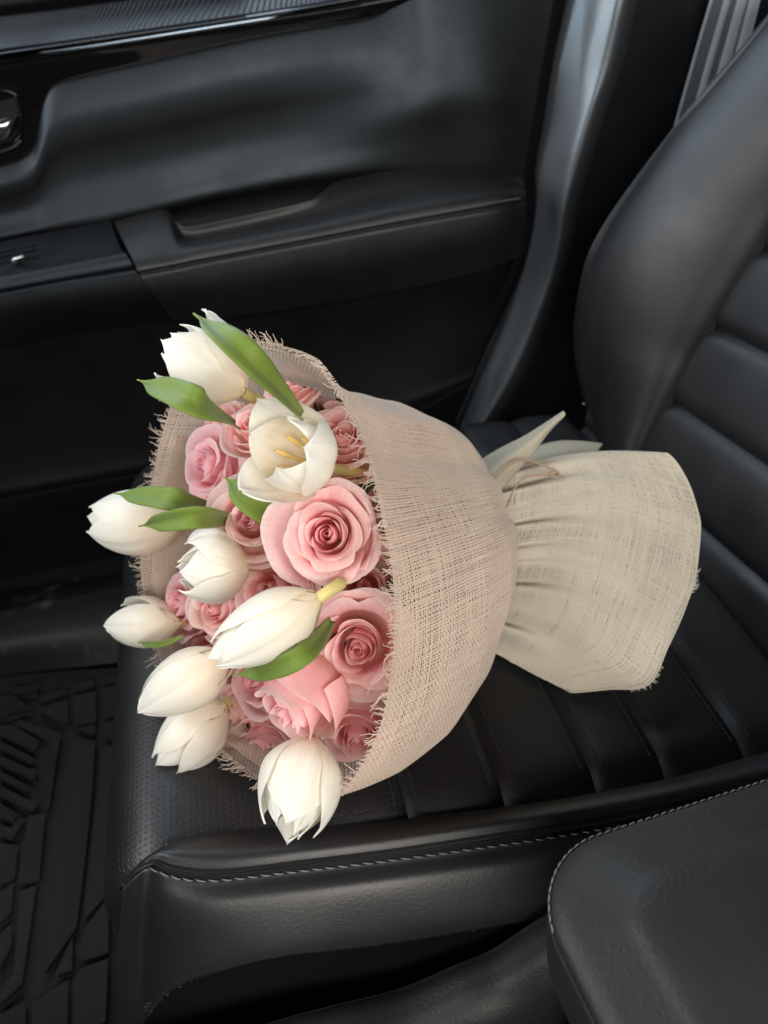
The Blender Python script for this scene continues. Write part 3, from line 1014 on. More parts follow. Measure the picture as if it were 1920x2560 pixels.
rimpx = [(630, 856), (720, 872), (790, 900), (840, 965), (893, 1060), (930, 1180), (956, 1300), (980, 1420), (987, 1550), (976, 1700), (950, 1820), (905, 1915), (850, 1985), (740, 1985), (650, 1945), (560, 1885), (470, 1790), (410, 1670), (372, 1550), (352, 1420), (362, 1300), (385, 1190), (415, 1060), (455, 960), (540, 885)]
ang, rad = [], []
for x, y in rimpx:
    q = pl(x, y) - OB
    ang.append(math.atan2(q @ E2, q @ E1) % (2 * math.pi))
    rad.append(math.hypot(q @ E1, q @ E2))
o_ = np.argsort(ang)
ang, rad = np.array(ang)[o_], np.array(rad)[o_]
ang3, rad3 = np.concatenate([ang - 2 * math.pi, ang, ang + 2 * math.pi]), np.tile(rad, 3)
kth = np.radians([0, 30, 60, 90, 120, 150, 180, 210, 240, 270, 300, 330, 360])
kv = np.array([0, -.12, -.22, -.28, -.25, -.12, -.03, .06, .07, .03, 0, 0, 0])
ps = np.array([(0, 1), (.2, 1.0), (.4, .97), (.55, .89), (.68, .74), (.8, .52), (.9, .30), (1, .18)])


def wrap_pts(th, s, inset=0.0):
    th, s = np.asarray(th, float), np.asarray(s, float)
    r0 = np.interp(th % (2 * math.pi), ang3, rad3)
    r0 = r0 + (np.mean(rad) - r0) * sstep(0, .8, s)
    k = np.interp(th % (2 * math.pi), kth, kv)
    r = r0 * np.interp(s, ps[:, 0], ps[:, 1]) * (1 + k * np.sin(np.pi * np.clip(s / .92, 0, 1)) ** .7)
    # soft lengthwise folds that deepen towards the tie
    d1 = (th - 1.78 + math.pi) % (2 * math.pi) - math.pi
    d2 = (th - 2.55 + math.pi) % (2 * math.pi) - math.pi
    d3 = (th - 3.75 + math.pi) % (2 * math.pi) - math.pi
    r = r * (1 + .050 * np.exp(-(d1 / .16) ** 2) * np.sin(math.pi * s) - .030 * np.exp(-((d1 - .30) / .20) ** 2) * np.sin(math.pi * s)
             - .035 * np.exp(-(d2 / .10) ** 2) * sstep(.35, .9, s) - .030 * np.exp(-(d3 / .12) ** 2) * sstep(.3, .9, s))
    r = r * (1 + .010 * np.sin(9 * th + 1.3) * s + .016 * np.sin(5 * th + .4) * s + .05 * np.sin(17 * th) * s ** 4) - inset
    c = OB[None] + (NECK - OB)[None] * s[..., None] if s.ndim == 1 else OB + (NECK - OB) * s[..., None]
    P = c + r[..., None] * (np.cos(th)[..., None] * E1 + np.sin(th)[..., None] * E2)
    P[..., 2] = np.maximum(P[..., 2], .005 + .002 * np.sin(7 * th))
    return P


def weave(name, G, mat, parent, wth, amp, closeu=False, seed=0, fill=1.15, gap=0.0):
    """interlaced threads over the grid G: one ribbon-arch per thread, over and under at every crossing"""
    r = np.random.default_rng(seed)
    nu, nv = G.shape[:2]
    Nn = normals_of(G, closeu)
    sgn = np.where((np.add.outer(np.arange(nu), np.arange(nv)) % 2) == 0, 1.0, -1.0)
    mb = MB()
    if closeu:
        Gn, Gp = np.roll(G, -1, 0), np.roll(G, 1, 0)
        du = np.linalg.norm(Gn - Gp, axis=2) / 2
        tu = (Gn - Gp)
    else:
        tu = np.gradient(G, axis=0)
        du = np.linalg.norm(tu, axis=2)
    tv = np.gradient(G, axis=1)
    dv = np.linalg.norm(tv, axis=2)
    tu = tu / np.maximum(np.linalg.norm(tu, axis=2, keepdims=True), 1e-9)
    tvn = tv / np.maximum(dv[..., None], 1e-9)

    def sheet(P, W, A, H):
        # P (n threads, m, 3)
        n, m = P.shape[:2]
        V = np.stack([P - A * W[..., None], P + H, P + A * W[..., None]], 2)  # n,m,3,3
        idx = np.arange(n * m * 3).reshape(n, m, 3)
        return V, idx

    for which in (0, 1):
        if which == 0:
            P = np.swapaxes(G + Nn * (sgn * amp)[..., None], 0, 1)
            sp_l, A, Nt = np.swapaxes(dv, 0, 1), np.swapaxes(tvn, 0, 1), np.swapaxes(Nn, 0, 1)
        else:
            P = G - Nn * (sgn * amp)[..., None]
            sp_l, A, Nt = du, tu, Nn
        n, m = P.shape[:2]
        tw = wth * (1 + .16 * r.standard_normal((n, 1))).clip(.65, 1.6)
        run = r.standard_normal((n, m))
        kk = np.ones(9) / 9
        run = np.stack([np.convolve(q, kk, 'same') for q in run])
        W = np.minimum(tw * (1 + .4 * run), sp_l * fill) / 2
        sh = np.stack([np.convolve(q, np.ones(25) / 25, 'same') for q in r.standard_normal((n, m))]) * sp_l * .6
        P = P + A * sh[..., None]
        V, idx = sheet(P, W, A, Nt * wth * .28)
        wrapu = closeu and which == 0
        if wrapu:
            idx = np.concatenate([idx, idx[:, :1]], 1)
        f = []
        for k in (0, 1):
            f.append(np.stack([idx[:, :-1, k], idx[:, 1:, k], idx[:, 1:, k + 1], idx[:, :-1, k + 1]], -1).reshape(-1, 4))
        mb.add(V.reshape(-1, 3), np.vstack(f))
    return mb.build(name, mat, parent, True)


def fringe(name, base, dirs, nrm, mat, parent, lmin, lmax, seed=0, step=1, rad_=.00034):
    r = np.random.default_rng(seed)
    mb = MB()
    n = len(base)
    for i in range(0, n, step):
        clump = .6 + .5 * math.sin(i * .9) * math.sin(i * .23)
        L_ = lmin + (lmax - lmin) * r.random() ** 1.5 * max(.15, clump)
        b = base[i]
        tang = unit(base[(i + 1) % n] - base[i - 1])
        lean = r.normal(0, .45)
        bend = r.normal(0, .5)
        out_ = r.normal(.1, .35)
        pts = [b - dirs[i] * .002]
        for t in (.25, .5, .75, 1.0):
            pts.append(b + dirs[i] * L_ * t + tang * L_ * (lean * t + bend * t * t * .6) + nrm[i] * L_ * out_ * t * t + r.normal(0, .0003, 3))
        rr = rad_ * (.8 + .5 * r.random())
        mb.tube(spline(pts, 8), np.linspace(rr, rr * .6, 8), 4)
        if r.random() < .45:
            q = np.array(pts) + tang * .0009
            q[-1] += tang * L_ * .25
            mb.tube(spline(q, 7), np.linspace(rr, rr * .5, 7), 4)
    return mb.build(name, mat, parent, True)


# ------------------------------------------------------------------ cloth wrap
wrap = thing('cloth_wrap', 'beige gauze cloth with frayed edge wrapped round the flowers', 'wrapping cloth')
NTH, NS = 470, 150
th = np.linspace(0, 2 * math.pi, NTH, endpoint=False)
s1 = np.linspace(0, 1, NS) ** 1.0
TH, SS = np.meshgrid(th, s1, indexing='ij')
GW = wrap_pts(TH, SS)
weave('gauze_sheet', GW, M['gauze'], wrap, .00096, .00030, True, 1)
# inner overlap: the loose end of the cloth lapped inside the far rim
ti = np.linspace(math.radians(16), math.radians(-118), 170)
TH2, SS2 = np.meshgrid(ti, np.linspace(.035, .62, 84), indexing='ij')
weave('gauze_overlap', wrap_pts(TH2, SS2, .0045), M['gauze'], wrap, .0015, .0003, False, 2)
d_rim = unit(OB - NECK)
nw = normals_of(GW, True)[:, 0]
cen = GW[:, 0].mean(0)
sg = np.sign(np.einsum('ij,ij->i', nw, GW[:, 0] - cen))[:, None]
fd = np.array([unit(GW[i, 0] - GW[i, 3]) for i in range(NTH)])
# near side the frayed edge lies over the flowers, elsewhere it stands off the rim
inw = np.array([unit(cen - GW[i, 0]) for i in range(NTH)])
fd2 = np.array([unit(fd[i] * .75 + inw[i] * .65) if math.radians(85) < th[i] < math.radians(235) else unit(fd[i] - inw[i] * .35) for i in range(NTH)])
fringe('frayed_edge', GW[:, 0], fd2, nw * sg * .6, M['gauze'], wrap, .002, .0125, 3)
GE = wrap_pts(np.full(70, ti[0]), np.linspace(.035, .5, 70), .0045)
GE2 = wrap_pts(np.full(70, ti[0] - .05), np.linspace(.035, .5, 70), .0070)
fringe('inner_frayed_edge', GE, np.array([unit(b - a) for a, b in zip(GE, GE2)]), np.tile(-unit(GE[0] - OB), (70, 1)), M['gauze'], wrap, .003, .010, 4)

# the gathered tail past the tie
tail = wrap


def tailgrid(neck, end, nu, nv, lift, pleat, dz=0.0, mid=None):
    A = spline([onZ(*p) for p in neck], nv)
    B = spline([onZ(*p) for p in end], nv)
    v = np.linspace(0, 1, nv)
    u = np.linspace(0, 1, nu)
    G = np.zeros((nu, nv, 3))
    for i, t in enumerate(u):
        P = A * (1 - t) + B * t
        P[:, 2] += lift * np.sin(math.pi * t) * np.sin(math.pi * np.clip(v, 0, 1)) ** .7 + dz * sstep(0, .3, t)
        pl_ = pleat * (1 - t) ** 3 * (np.cos(2 * math.pi * 6.5 * v + .6) * .7 + .5 * np.cos(2 * math.pi * 11 * v)) + pleat * .5 * np.sin(2 * math.pi * 1.6 * v + .5) * t
        P[:, 2] += pl_
        P[:, 1] -= pl_ * .6
        P[:, 2] = np.maximum(P[:, 2], .006)
        G[i] = P
    return G


neck = [(1165, 1190, .105), (1172, 1215, .108), (1180, 1245, .108), (1185, 1280, .10), (1185, 1320, .09), (1180, 1380, .07), (1204, 1450, .045), (1190, 1530, .02), (1180, 1600, .008)]
end = [(1545, 1150, .115), (1610, 1143, .122), (1662, 1146, .125), (1712, 1205, .112), (1742, 1265, .10), (1757, 1320, .09), (1747, 1430, .068), (1712, 1520, .05), (1660, 1622, .034), (1613, 1714, .02), (1520, 1722, .014), (1430, 1728, .010)]
GT = tailgrid(neck, end, 134, 170, .028, .011)
weave('gauze_tail', GT, M['gauze_tail'], tail, .00104, .00025, False, 5)
end2 = [(1400, 1180, .09), (1500, 1172, .10), (1600, 1170, .104), (1662, 1205, .095), (1712, 1270, .08), (1735, 1330, .07), (1727, 1430, .05), (1692, 1520, .034), (1640, 1612, .02), (1590, 1690, .012), (1500, 1705, .010), (1380, 1690, .008)]
GT2 = tailgrid([(a, b + 6, c - .012) for a, b, c in neck], end2, 112, 150, .012, .006)
weave('gauze_tail_under', GT2, M['gauze_tail'], tail, .00100, .00025, False, 6)
# rolled selvage along the cut end
tube_obj('tail_hem', GT[-1, 20:] + np.array([0, 0, .0002]), .0008, M['gauze_tail'], tail, 6)
fringe('tail_frayed_corner', GT[-1, 78:90], np.tile(unit([.8, -.25, .3]), (12, 1)), np.tile([0, 0, 1.0], (12, 1)), M['gauze_tail'], tail, .002, .006, 7)
fringe('tail_frayed_corner', GT[-1, 128:146], np.tile(unit([.5, -.8, .2]), (18, 1)), np.tile([0, 0, 1.0], (18, 1)), M['gauze_tail'], tail, .002, .005, 8)
# loose strips of cloth at the tie
G = loft([[onZ(1150, 1185, .115), onZ(1240, 1128, .125), onZ(1310, 1092, .14), onZ(1365, 1058, .16), onZ(1410, 1028, .18)],
          [onZ(1165, 1225, .125), onZ(1250, 1160, .14), onZ(1318, 1112, .15), onZ(1371, 1068, .165), onZ(1413, 1033, .18)],
          [onZ(1180, 1290, .115), onZ(1262, 1212, .125), onZ(1324, 1142, .14), onZ(1374, 1076, .16), onZ(1412, 1038, .178)]], 40, 14, True)
grid_obj('tie_strip', G, M['linen'], tail, thick=.0008)
G = loft([[onZ(1265, 1185, .10), onZ(1320, 1128, .105), onZ(1390, 1105, .105), onZ(1450, 1104, .10), onZ(1507, 1110, .095)],
          [onZ(1275, 1210, .11), onZ(1335, 1160, .115), onZ(1400, 1135, .115), onZ(1450, 1130, .108), onZ(1492, 1132, .10)],
          [onZ(1285, 1240, .105), onZ(1350, 1195, .112), onZ(1410, 1172, .112), onZ(1450, 1162, .106), onZ(1476, 1158, .10)]], 40, 14, True)
grid_obj('tie_strip', G, M['linen'], tail, thick=.0008)
# twine
tw = thing('twine', 'thin brown twine tied round the neck of the cloth', 'twine')
mb = MB()
for pts in ([(1196, 1232, .12), (1235, 1198, .138), (1280, 1160, .146), (1310, 1150, .147), (1350, 1160, .144), (1395, 1180, .138)],
            [(1265, 1272, .128), (1285, 1225, .143), (1305, 1198, .146), (1340, 1188, .144), (1395, 1186, .138)],
            [(1188, 1262, .116), (1196, 1232, .122), (1215, 1212, .131)], [(1380, 1172, .14), (1398, 1184, .1405), (1386, 1194, .139), (1370, 1186, .14), (1384, 1178, .142), (1408, 1192, .136)]):
    c = spline([onZ(*p) for p in pts], 60)
    t = np.arange(60)
    for ph in (0, math.pi):
        o3 = np.stack([np.zeros(60), np.cos(t * 1.1 + ph), np.sin(t * 1.1 + ph)], 1) * .00045
        mb.tube(c + o3, .00055, 6)
mb.build('twine_loop', M['twine'], tw)

# ------------------------------------------------------------------ flowers
def inside_wrap(G, o):
    """petals press against the inside of the cloth instead of passing through it"""
    m = np.array(o.matrix_world)
    P = G.reshape(-1, 3) @ m[:3, :3].T + m[:3, 3]
    s = ((P - OB) @ NB) / ((NECK - OB) @ NB)
    c = OB + (NECK - OB) * np.clip(s, -1, 1)[:, None]
    q = P - c
    a = np.arctan2(q @ E2, q @ E1)
    r_ = np.hypot(q @ E1, q @ E2)
    lim = np.linalg.norm(wrap_pts(a, np.clip(s, 0, 1)) - (OB + (NECK - OB) * np.clip(s, 0, 1)[:, None]), axis=1) - .005
    lim = lim + .25 * np.clip(-s - .08, 0, 1) * .1
    soft = np.where(r_ > lim * .9, lim * .9 + (lim * .1) * np.tanh((r_ - lim * .9) / (lim * .1)), r_)
    k = np.where(s > -.25, soft / np.maximum(r_, 1e-6), 1.0)
    P = c + q * k[:, None]
    P[:, 2] = np.maximum(P[:, 2], .012)
    return ((P - m[:3, 3]) @ m[:3, :3]).reshape(G.shape)


def frame(axis, roll=0.0):
    a = unit(axis)
    ref = UP if abs(a @ UP) < .9 else RT
    x = unit(np.cross(ref, a))
    y = np.cross(a, x)
    c, s = math.cos(roll), math.sin(roll)
    return x * c + y * s, y * c - x * s, a


def root_at(o, B, fr):
    x, y, z = fr
    o.matrix_world = Matrix(((x[0], y[0], z[0], B[0]), (x[1], y[1], z[1], B[1]), (x[2], y[2], z[2], B[2]), (0, 0, 0, 1)))
    return o


GROSE = 'pink roses in the bouquet'
GTUL = 'white tulips in the bouquet'


def depth_of(P):
    return (P - CAM) @ FW


def rose(cx, cy, h, hw, axis, label, openness=.8, n=26, seed=1, hue=(1, 1, 1), tall=1.0, leaves=0):
    r = np.random.default_rng(seed)
    T = pl(cx, cy, h)
    Rm = hw * depth_of(T) / FPX
    A = camvec(*axis)
    H = Rm * 1.45 * tall
    B = T - A * H * .82
    o = thing('rose', label, 'rose', group=GROSE)
    root_at(o, B, frame(A, r.random() * 6))
    nu, nv = 15, 15
    u = np.linspace(-1, 1, nu)[:, None]
    t = np.linspace(0, 1, nv)[None, :]
    for i in range(n):
        f = i / (n - 1)
        ph = i * 2.39996 + r.normal(0, .38)
        tilt = r.normal(0, .07) * (.3 + f)
        Ri = Rm * (.08 + .70 * f ** 1.35) * (1 + r.normal(0, .04))
        op = openness * (.10 + .9 * sstep(.25, 1, f))
        Rt = Ri * (.82 + .42 * op) + Rm * .06 * op
        Hi = H * (1.0 - .05 * (1 - f) - .20 * openness * sstep(.35, 1, f) + r.normal(0, .03))
        Wi = 2.2 - .85 * sstep(0, .6, f) + r.normal(0, .08)
        if i >= n - 5:
            Ri *= 1.05 + .14 * r.random()
            Hi *= .94 - .10 * r.random()
            tilt += .06 * openness
        curl = openness * sstep(.30, .8, f) * (.8 + .5 * r.random())
        # rounded outline with a small tip, frilled edge
        te = t * (1 - .24 * np.abs(u) ** 3.0 * sstep(.0, 1, t)) * (1 + .022 * np.sin(7 * u + r.random() * 6) * t ** 3)
        base = np.sin(np.clip(te / .52, 0, 1) * math.pi / 2) ** .75
        up_ = np.clip((te - .50) / .5, 0, 1)
        rr = Ri * base + (Rt - Ri) * up_ ** 1.6
        z = H * .05 + (Hi - H * .05) * (te ** .92)
        q = np.clip((te - .74) / .26, 0, 1) * (1 - .15 * u ** 2)
        edge = np.abs(u) ** 4 * sstep(.45, 1, te) * curl
        rr = rr + curl * Rm * (.24 * q ** 1.8 + .09 * edge)
        z = z - curl * Rm * (.20 * q ** 3.0 + .05 * edge)
        rr = rr * (1 + .09 * u * (1 - .5 * f)) + tilt * z + Rm * .030 * np.sin(3.4 * u + i * 1.7) * te ** 2 * (0.3 + f)
        z = z + Rm * .045 * np.sin(4.1 * u + i * 2.3) * te ** 2 * (.4 + f)
        wid = .50 + .50 * np.sin(np.clip(te, 0, 1) * math.pi * .62) ** .9
        angd = ph + u * Wi * wid * .95
        G = np.stack([rr * np.cos(angd), rr * np.sin(angd), z + 0 * u], -1)
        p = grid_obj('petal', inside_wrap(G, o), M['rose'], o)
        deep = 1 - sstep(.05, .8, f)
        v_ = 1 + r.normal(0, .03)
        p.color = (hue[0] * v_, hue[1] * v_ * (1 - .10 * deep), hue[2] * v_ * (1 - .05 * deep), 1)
    # calyx and stem towards the tie
    st = MB()
    dN = NECK + np.array([0, 0, .01]) - B
    loc = np.array([dN @ k for k in frame(A, 0)])
    inv = np.array(o.matrix_world.inverted().to_3x3())
    dl = inv @ dN
    st.tube(spline([(0, 0, Rm * .22), (0, 0, 0), (0, 0, -Rm * .5), tuple(dl * .5 + np.array([0, 0, -.02])), tuple(dl * .97)], 14), np.r_[Rm * .30, Rm * .26, Rm * .12, np.full(11, .0026)], 8)
    st.build('stem', M['rose_stem'], o)
    for k in range(leaves):
        a = r.random() * 6.28
        leaf_mesh(o, [(Rm * .3 * math.cos(a), Rm * .3 * math.sin(a), 0), (Rm * 1.0 * math.cos(a), Rm * 1.0 * math.sin(a), Rm * .12), (Rm * 1.6 * math.cos(a + .2), Rm * 1.6 * math.sin(a + .2), Rm * .1)], Rm * .42, (0, 0, 1), M['rose_leaf'], .15)
    return o


def leaf_mesh(parent, pts, width, nrm, mat, fold=.25, curl=0.0, name='leaf'):
    c = spline(pts, 30)
    t = np.linspace(0, 1, 30)
    tan = np.gradient(c, axis=0)
    tan /= np.linalg.norm(tan, axis=1, keepdims=True)
    nn = np.asarray(nrm, float)
    side = np.cross(tan, nn)
    side /= np.maximum(np.linalg.norm(side, axis=1, keepdims=True), 1e-9)
    up_ = np.cross(side, tan)
    wv = width * np.clip(np.sin(math.pi * np.clip(t * .80 + .12, 0, 1)) ** .8, 0, 1) * (1 - sstep(.72, 1.0, t) ** 1.0 * .93)
    us = np.linspace(-1, 1, 11)
    G = np.zeros((11, 30, 3))
    for i, u in enumerate(us):
        G[i] = c + side * (wv * u)[:, None] + up_ * (wv * (fold * abs(u) ** 1.4 + curl * u) + .0004 * np.cos(u * 22) - .0012 * math.exp(-(u / .12) ** 2))[:, None]
    return grid_obj(name, G, mat, parent, thick=.0006)


def tulip(base, tip, hw, label, closed=.7, n=6, seed=1, roll=0.0, flare=None, leaves=(), stem=True, tint=(1, 1, 1), stamens=False, dh=(0, 0), stemto=None, longer=1.0):
    r = np.random.default_rng(seed)
    B, T = pl(*base), pl(*tip)
    L_ = np.linalg.norm(T - B) * longer
    A = unit(T - B)
    Rm = hw * depth_of((B + T) / 2) / FPX
    o = thing('tulip', label, 'tulip', group=GTUL)
    fr_ = frame(A, roll)
    root_at(o, B, fr_)
    nu, nv = 21, 25
    u = np.linspace(-1, 1, nu)[:, None]
    t = np.linspace(0, 1, nv)[None, :]
    for i in range(n):
        inner = i < n // 2
        k = i if inner else i - n // 2
        m_ = n // 2 if inner else n - n // 2
        ph = 2 * math.pi * k / m_ + (0 if inner else math.pi / m_) + r.normal(0, .10)
        fl_ = 0.0
        if not inner:
            for vx, vy, am in (flare or ()):
                dw = vx * RT + vy * UP
                pa = math.atan2(dw @ fr_[1], dw @ fr_[0])
                df = abs((pa - ph + math.pi) % (2 * math.pi) - math.pi)
                if df < math.pi / m_:
                    fl_ = am
        Rp = Rm * (.86 if inner else 1.0)
        Lp = L_ * (1.0 + r.normal(0, .035) - (.03 if inner else 0)) * (1 + .0 * fl_)
        tipr = (1 - closed) * (1.0 if not inner else .80) + .04 + .10 * r.random()
        bulge = np.sin(np.clip(t / .46, 0, 1) * math.pi / 2) ** .78
        up_ = np.clip((t - .44) / .56, 0, 1)
        rr = Rp * (bulge + (tipr - 1) * up_ ** (1.7 + .5 * closed)) * (1 - fl_ * 0) + Rp * fl_ * (t ** 1.5) * 1.2
        z = Lp * (t ** (1.04)) * (1 - .28 * max(fl_, 0) * t)
        wid = Rm * 1.08 * np.sin(math.pi * (np.clip(t, 0, 1) * .86 + .10)) ** .62 * (1 - np.clip(t, 0, 1) ** 5.5) ** .62 * (.10 + .90 * sstep(0, .30, t))
        wid = np.maximum(wid, Rm * .02)
        ang_ = wid * u / np.maximum(rr, Rm * .50)
        # midrib crease, long soft pleats, wavy rim
        d = -Rm * .035 * np.exp(-(u / .10) ** 2) * sstep(.05, .4, t) + Rm * .009 * np.sin(8.5 * u + i) * sstep(.1, .6, t) + Rm * .035 * np.abs(u) ** 3 * np.sin(5 * t + i * 2) + Rm * .05 * (u ** 4) * sstep(.5, 1, t) * (1 if not inner else .4)
        rag = Rm * .03 * np.sin(5 * u + i * 3.1) * sstep(.7, 1, t)
        rc = rr + d
        cx = rc * np.cos(ang_)
        cy = np.maximum(rr, Rm * .5) * np.sin(ang_) * 1.0
        # roll the far margin for petals that stand away
        X = cx * math.cos(ph) - cy * math.sin(ph)
        Y = cx * math.sin(ph) + cy * math.cos(ph)
        Z = z + rag - Rm * .10 * np.abs(u) ** 2.2 * sstep(.3, 1, t)
        p = grid_obj('petal', np.stack([X, Y, Z + 0 * u], -1), M['tulip'], o)
        v_ = 1 + r.normal(0, .02)
        p.color = (tint[0] * v_, tint[1] * v_, tint[2] * v_, 1)
    inv = np.array(o.matrix_world.inverted())

    def loc(P):
        return (inv @ np.r_[P, 1])[:3]
    sm = MB()
    tgt = loc(stemto if stemto is not None else NECK + np.array([0, 0, .02]))
    dn_ = inv[:3, :3] @ (FW * .8 - NB * .2)
    if stemto is not None:
        way = [tuple(np.array([0, 0, -.008]) + tgt * .12), tuple(tgt * .5), tuple(tgt)]
    else:
        way = [tuple(np.array([0, 0, -.002]) + dn_ * .008), tuple(np.array([0, 0, -.002]) + dn_ * .05), tuple(tgt)]
    sm.tube(spline([(0, 0, Rm * .1), (0, 0, -.002)] + way, 24), np.full(24, .0033), 10)
    me_ = sm.build('stem', M['stem'], o)
    if stamens:
        for k in range(6):
            a = k * 1.047
            q = np.array([math.cos(a), math.sin(a), 0])
            s_ = MB()
            s_.tube(spline([q * .003, q * .006 + np.array([0, 0, L_ * .16]), q * .008 + np.array([0, 0, L_ * .30]), q * .0085 + np.array([0, 0, L_ * .36]), q * .0095 + np.array([0, 0, L_ * .50]), q * .0095 + np.array([0, 0, L_ * .56])], 16),
                    np.r_[np.full(8, .0009), np.array([.0010, .0014, .0016, .0016, .0015, .0013, .0010, .0004])], 8)
            s_.build('stamen', M['anther'], o)
    for lf in leaves:
        pts = [loc(pl(*q)) for q in lf['pts']]
        cdir = np.array(o.matrix_world.inverted().to_3x3()) @ unit(CAM - pl(*lf['pts'][0]) + np.asarray(lf.get('tilt', (0, 0, 0))))
        leaf_mesh(o, pts, lf['w'] * depth_of(pl(*lf['pts'][1])) / FPX, cdir, M['leaf'], lf.get('fold', .22), lf.get('curl', 0))
    return o


PK = (1.0, 1.0, .97)
PE = (1.0, 1.03, .95)
rose(716, 948, -.030, 80, (-.45, .42, .8), 'pink rose at the top, beside the longest green leaf', .75, 24, 11, PE)
rose(624, 1062, .012, 82, (-.25, .40, .85), 'small pink rose half behind the open white tulip, left of it', .55, 24, 12, PE)
rose(510, 1162, .002, 92, (-.65, .15, .75), 'ruffled cool pink rose at the left edge of the bouquet under the left leaves', .9, 28, 13, (1.0, .97, .99))
rose(622, 1300, .022, 108, (-.15, .08, 1), 'pink rose with pale peach outer petals left of the largest rose', .7, 26, 14, (1.0, 1.06, 1.0))
rose(818, 1336, .022, 130, (-.08, .03, 1), 'largest pink rose, wide open in the middle of the bouquet', .85, 32, 15, PK)
rose(860, 1090, -.038, 118, (.05, .35, .9), 'deep pink rose right of the open tulip, half under the fringe', .7, 26, 16, PE)
rose(672, 1474, .0, 122, (-.35, .12, .9), 'pink rose below the largest rose, partly covered by a tulip', .75, 26, 17, PE)
rose(896, 1622, -.018, 138, (-.08, -.10, 1), 'large open pink rose against the frayed cloth edge at lower right', .85, 30, 18, PK)
rose(722, 1780, .018, 122, (-.45, -.62, .6), 'pink rose bud tipping downward above the lowest tulip', .35, 24, 19, (1.0, .98, .96), 1.35)
rose(640, 1706, -.006, 96, (-.45, .05, .85), 'small pink rose under the leaf of the front tulip', .6, 24, 20, (1.0, .99, .99))
rose(586, 1784, -.018, 84, (-.75, -.15, .65), 'narrow pink rose deep in the lower left of the bouquet', .5, 22, 21, PE)
rose(892, 1846, -.040, 104, (.0, -.40, .88), 'pink rose at the bottom right inside the cloth', .65, 24, 22, PK)
rose(448, 1508, -.004, 90, (-.70, .10, .7), 'ruffled pink rose beside the small left tulip', .9, 28, 23, (1.0, .97, .99))
rose(532, 1522, .006, 98, (-.40, .0, .9), 'pink rose between the ruffled rose and the front tulip', .7, 26, 24, PE)
rose(566, 1425, -.016, 100, (-.4, .2, .9), 'pink rose tucked deep behind the broad spread tulip', .6, 20, 25, PE)
rose(770, 1200, -.024, 108, (-.1, .3, .95), 'pink rose tucked deep behind the open tulip', .6, 20, 26, PE, leaves=1)
rose(720, 1600, -.022, 112, (-.3, -.1, .95), 'pink rose tucked deep behind the front tulip', .6, 20, 27, PK, leaves=2)
rose(915, 1470, -.065, 104, (.10, 0, 1), 'pink rose in shade between the two largest roses', .6, 20, 28, PK, leaves=5)
rose(800, 1745, -.030, 112, (.0, -.25, .95), 'pink rose tucked deep under the large lower right rose', .6, 20, 29, PK, leaves=2)
rose(770, 1015, -.050, 76, (.0, .5, .85), 'pink rose tucked under the top edge of the cloth', .6, 20, 30, PE, leaves=1)
rose(600, 1180, -.020, 92, (-.3, .3, .9), 'pink rose tucked deep between the upper left roses', .7, 20, 31, (1.0, 1.04, 1.0))
rose(520, 1640, -.018, 96, (-.6, -.1, .8), 'pink rose tucked deep behind the pair of lower left tulips', .6, 20, 32, PK)
rose(660, 1880, -.026, 100, (-.3, -.5, .8), 'pink rose tucked deep behind the lowest tulip', .6, 20, 33, PK)
rose(560, 1060, -.018, 84, (-.4, .4, .8), 'pink rose tucked deep behind the fanned top tulip', .6, 20, 34, PE)
rose(1000, 1240, -.088, 112, (.25, .1, .95), 'pink rose showing through the gauze beside the largest rose', .6, 20, 35, PK, leaves=3)
rose(1045, 1110, -.125, 104, (.25, .2, .9), 'pink rose showing faintly through the gauze, nearest its upper ridge', .6, 18, 36, PK)
rose(1060, 1330, -.135, 104, (.25, .0, .95), 'pink rose showing faintly through the middle of the gauze, deepest in the cloth', .6, 18, 37, PK)

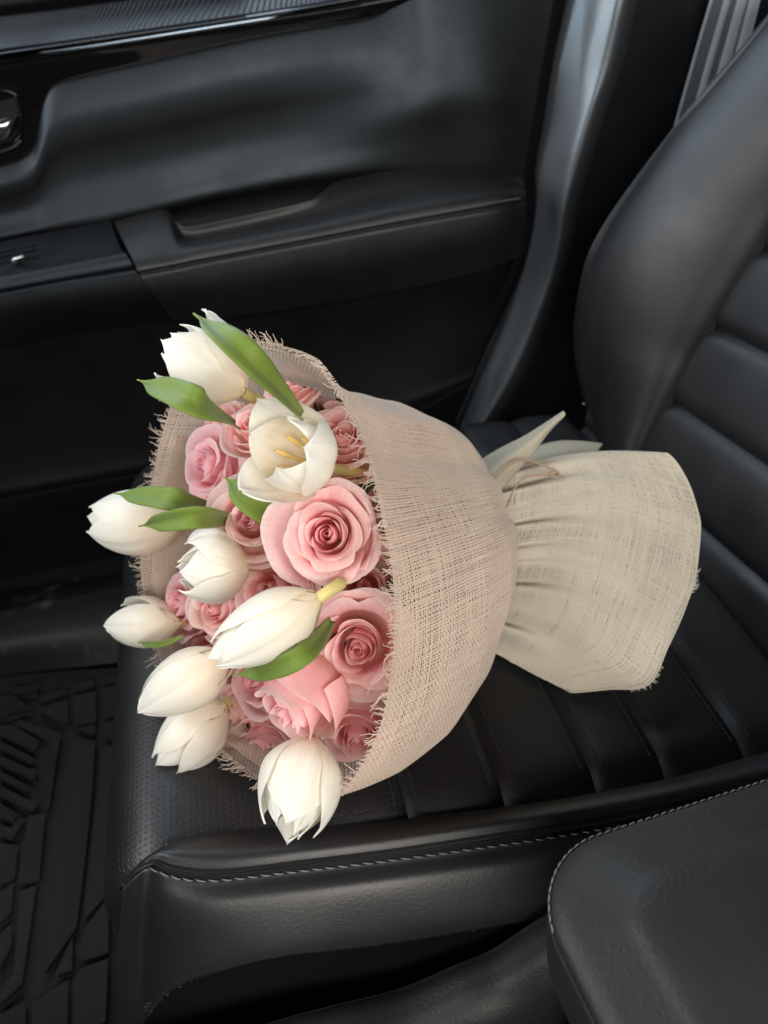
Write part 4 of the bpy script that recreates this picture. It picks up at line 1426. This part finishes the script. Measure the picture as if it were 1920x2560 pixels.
tulip((612, 985, .030), (424, 846, .062), 96, 'large white tulip at the top, fanned open behind two leaves', .42, 8, 41, .3, [(.7, .7, .38), (-.3, -.9, .28)], [
    dict(pts=[(756, 1040, .036), (660, 935, .072), (572, 850, .086), (484, 783, .082)], w=42, fold=.30, tilt=(.2, 0, .3)),
    dict(pts=[(592, 1062, .040), (500, 1010, .086), (420, 975, .092), (343, 949, .086)], w=40, fold=.25, tilt=(0, 0, .2))])
tulip((792, 1162, .014), (666, 1102, .058), 112, 'wide open white tulip showing its yellow stamens', .24, 6, 42, .9, [(.3, -1, .28), (-.4, .9, .15)], [
    dict(pts=[(790, 1322, -.004), (715, 1292, .016), (638, 1250, .030), (558, 1190, .034)], w=46, fold=.2, tilt=(0, 0, .2))], stamens=True)
tulip((456, 1312, -.006), (228, 1296, .030), 78, 'white tulip farthest left, with two leaves lying on it', .74, 7, 43, .2, [(0, -1, .22), (0, 1, .10)], [
    dict(pts=[(545, 1270, .006), (450, 1252, .050), (365, 1241, .058), (286, 1233, .056)], w=31, fold=.25, tilt=(0, 0, .3)),
    dict(pts=[(585, 1300, .016), (500, 1292, .058), (420, 1302, .068), (347, 1316, .066)], w=28, fold=.45, tilt=(0, 0, -.1))])
tulip((630, 1412, .016), (440, 1428, .054), 86, 'creamy white tulip with one petal spread to the left, left of the peach rose', .66, 6, 44, 2.0, [(-.2, 1, .45), (0, -1, .12)])
tulip((452, 1558, -.002), (266, 1562, .028), 60, 'small white tulip at the far left beside the ruffled rose', .78, 6, 45, 1.1, [(0, 1, .42)], [
    dict(pts=[(456, 1590, .026), (420, 1606, .030), (385, 1612, .030), (345, 1606, .024)], w=9, fold=.2)])
tulip((806, 1488, .036), (532, 1652, .074), 84, 'white tulip lying across the front with a yellow stem', .70, 6, 46, .5, [(.5, -.8, .22), (-.3, .8, .12)], [
    dict(pts=[(830, 1550, .010), (760, 1635, .050), (670, 1676, .056), (579, 1688, .052)], w=28, fold=.2)], stemto=pl(890, 1425, -.03))
tulip((575, 1636, .010), (358, 1772, .046), 76, 'closed white tulip at lower left, upper of the pair', .84, 6, 47, .8, [(-.5, .8, .05)])
tulip((566, 1758, -.010), (398, 1906, .028), 76, 'white tulip at lower left, lower of the pair', .72, 6, 48, .1, [(.5, -.8, .26)])
tulip((782, 1838, .000), (714, 2082, .034), 100, 'big white tulip hanging lowest, over the seat', .62, 8, 49, .4, [(1, -.1, .22), (-1, 0, .12)])
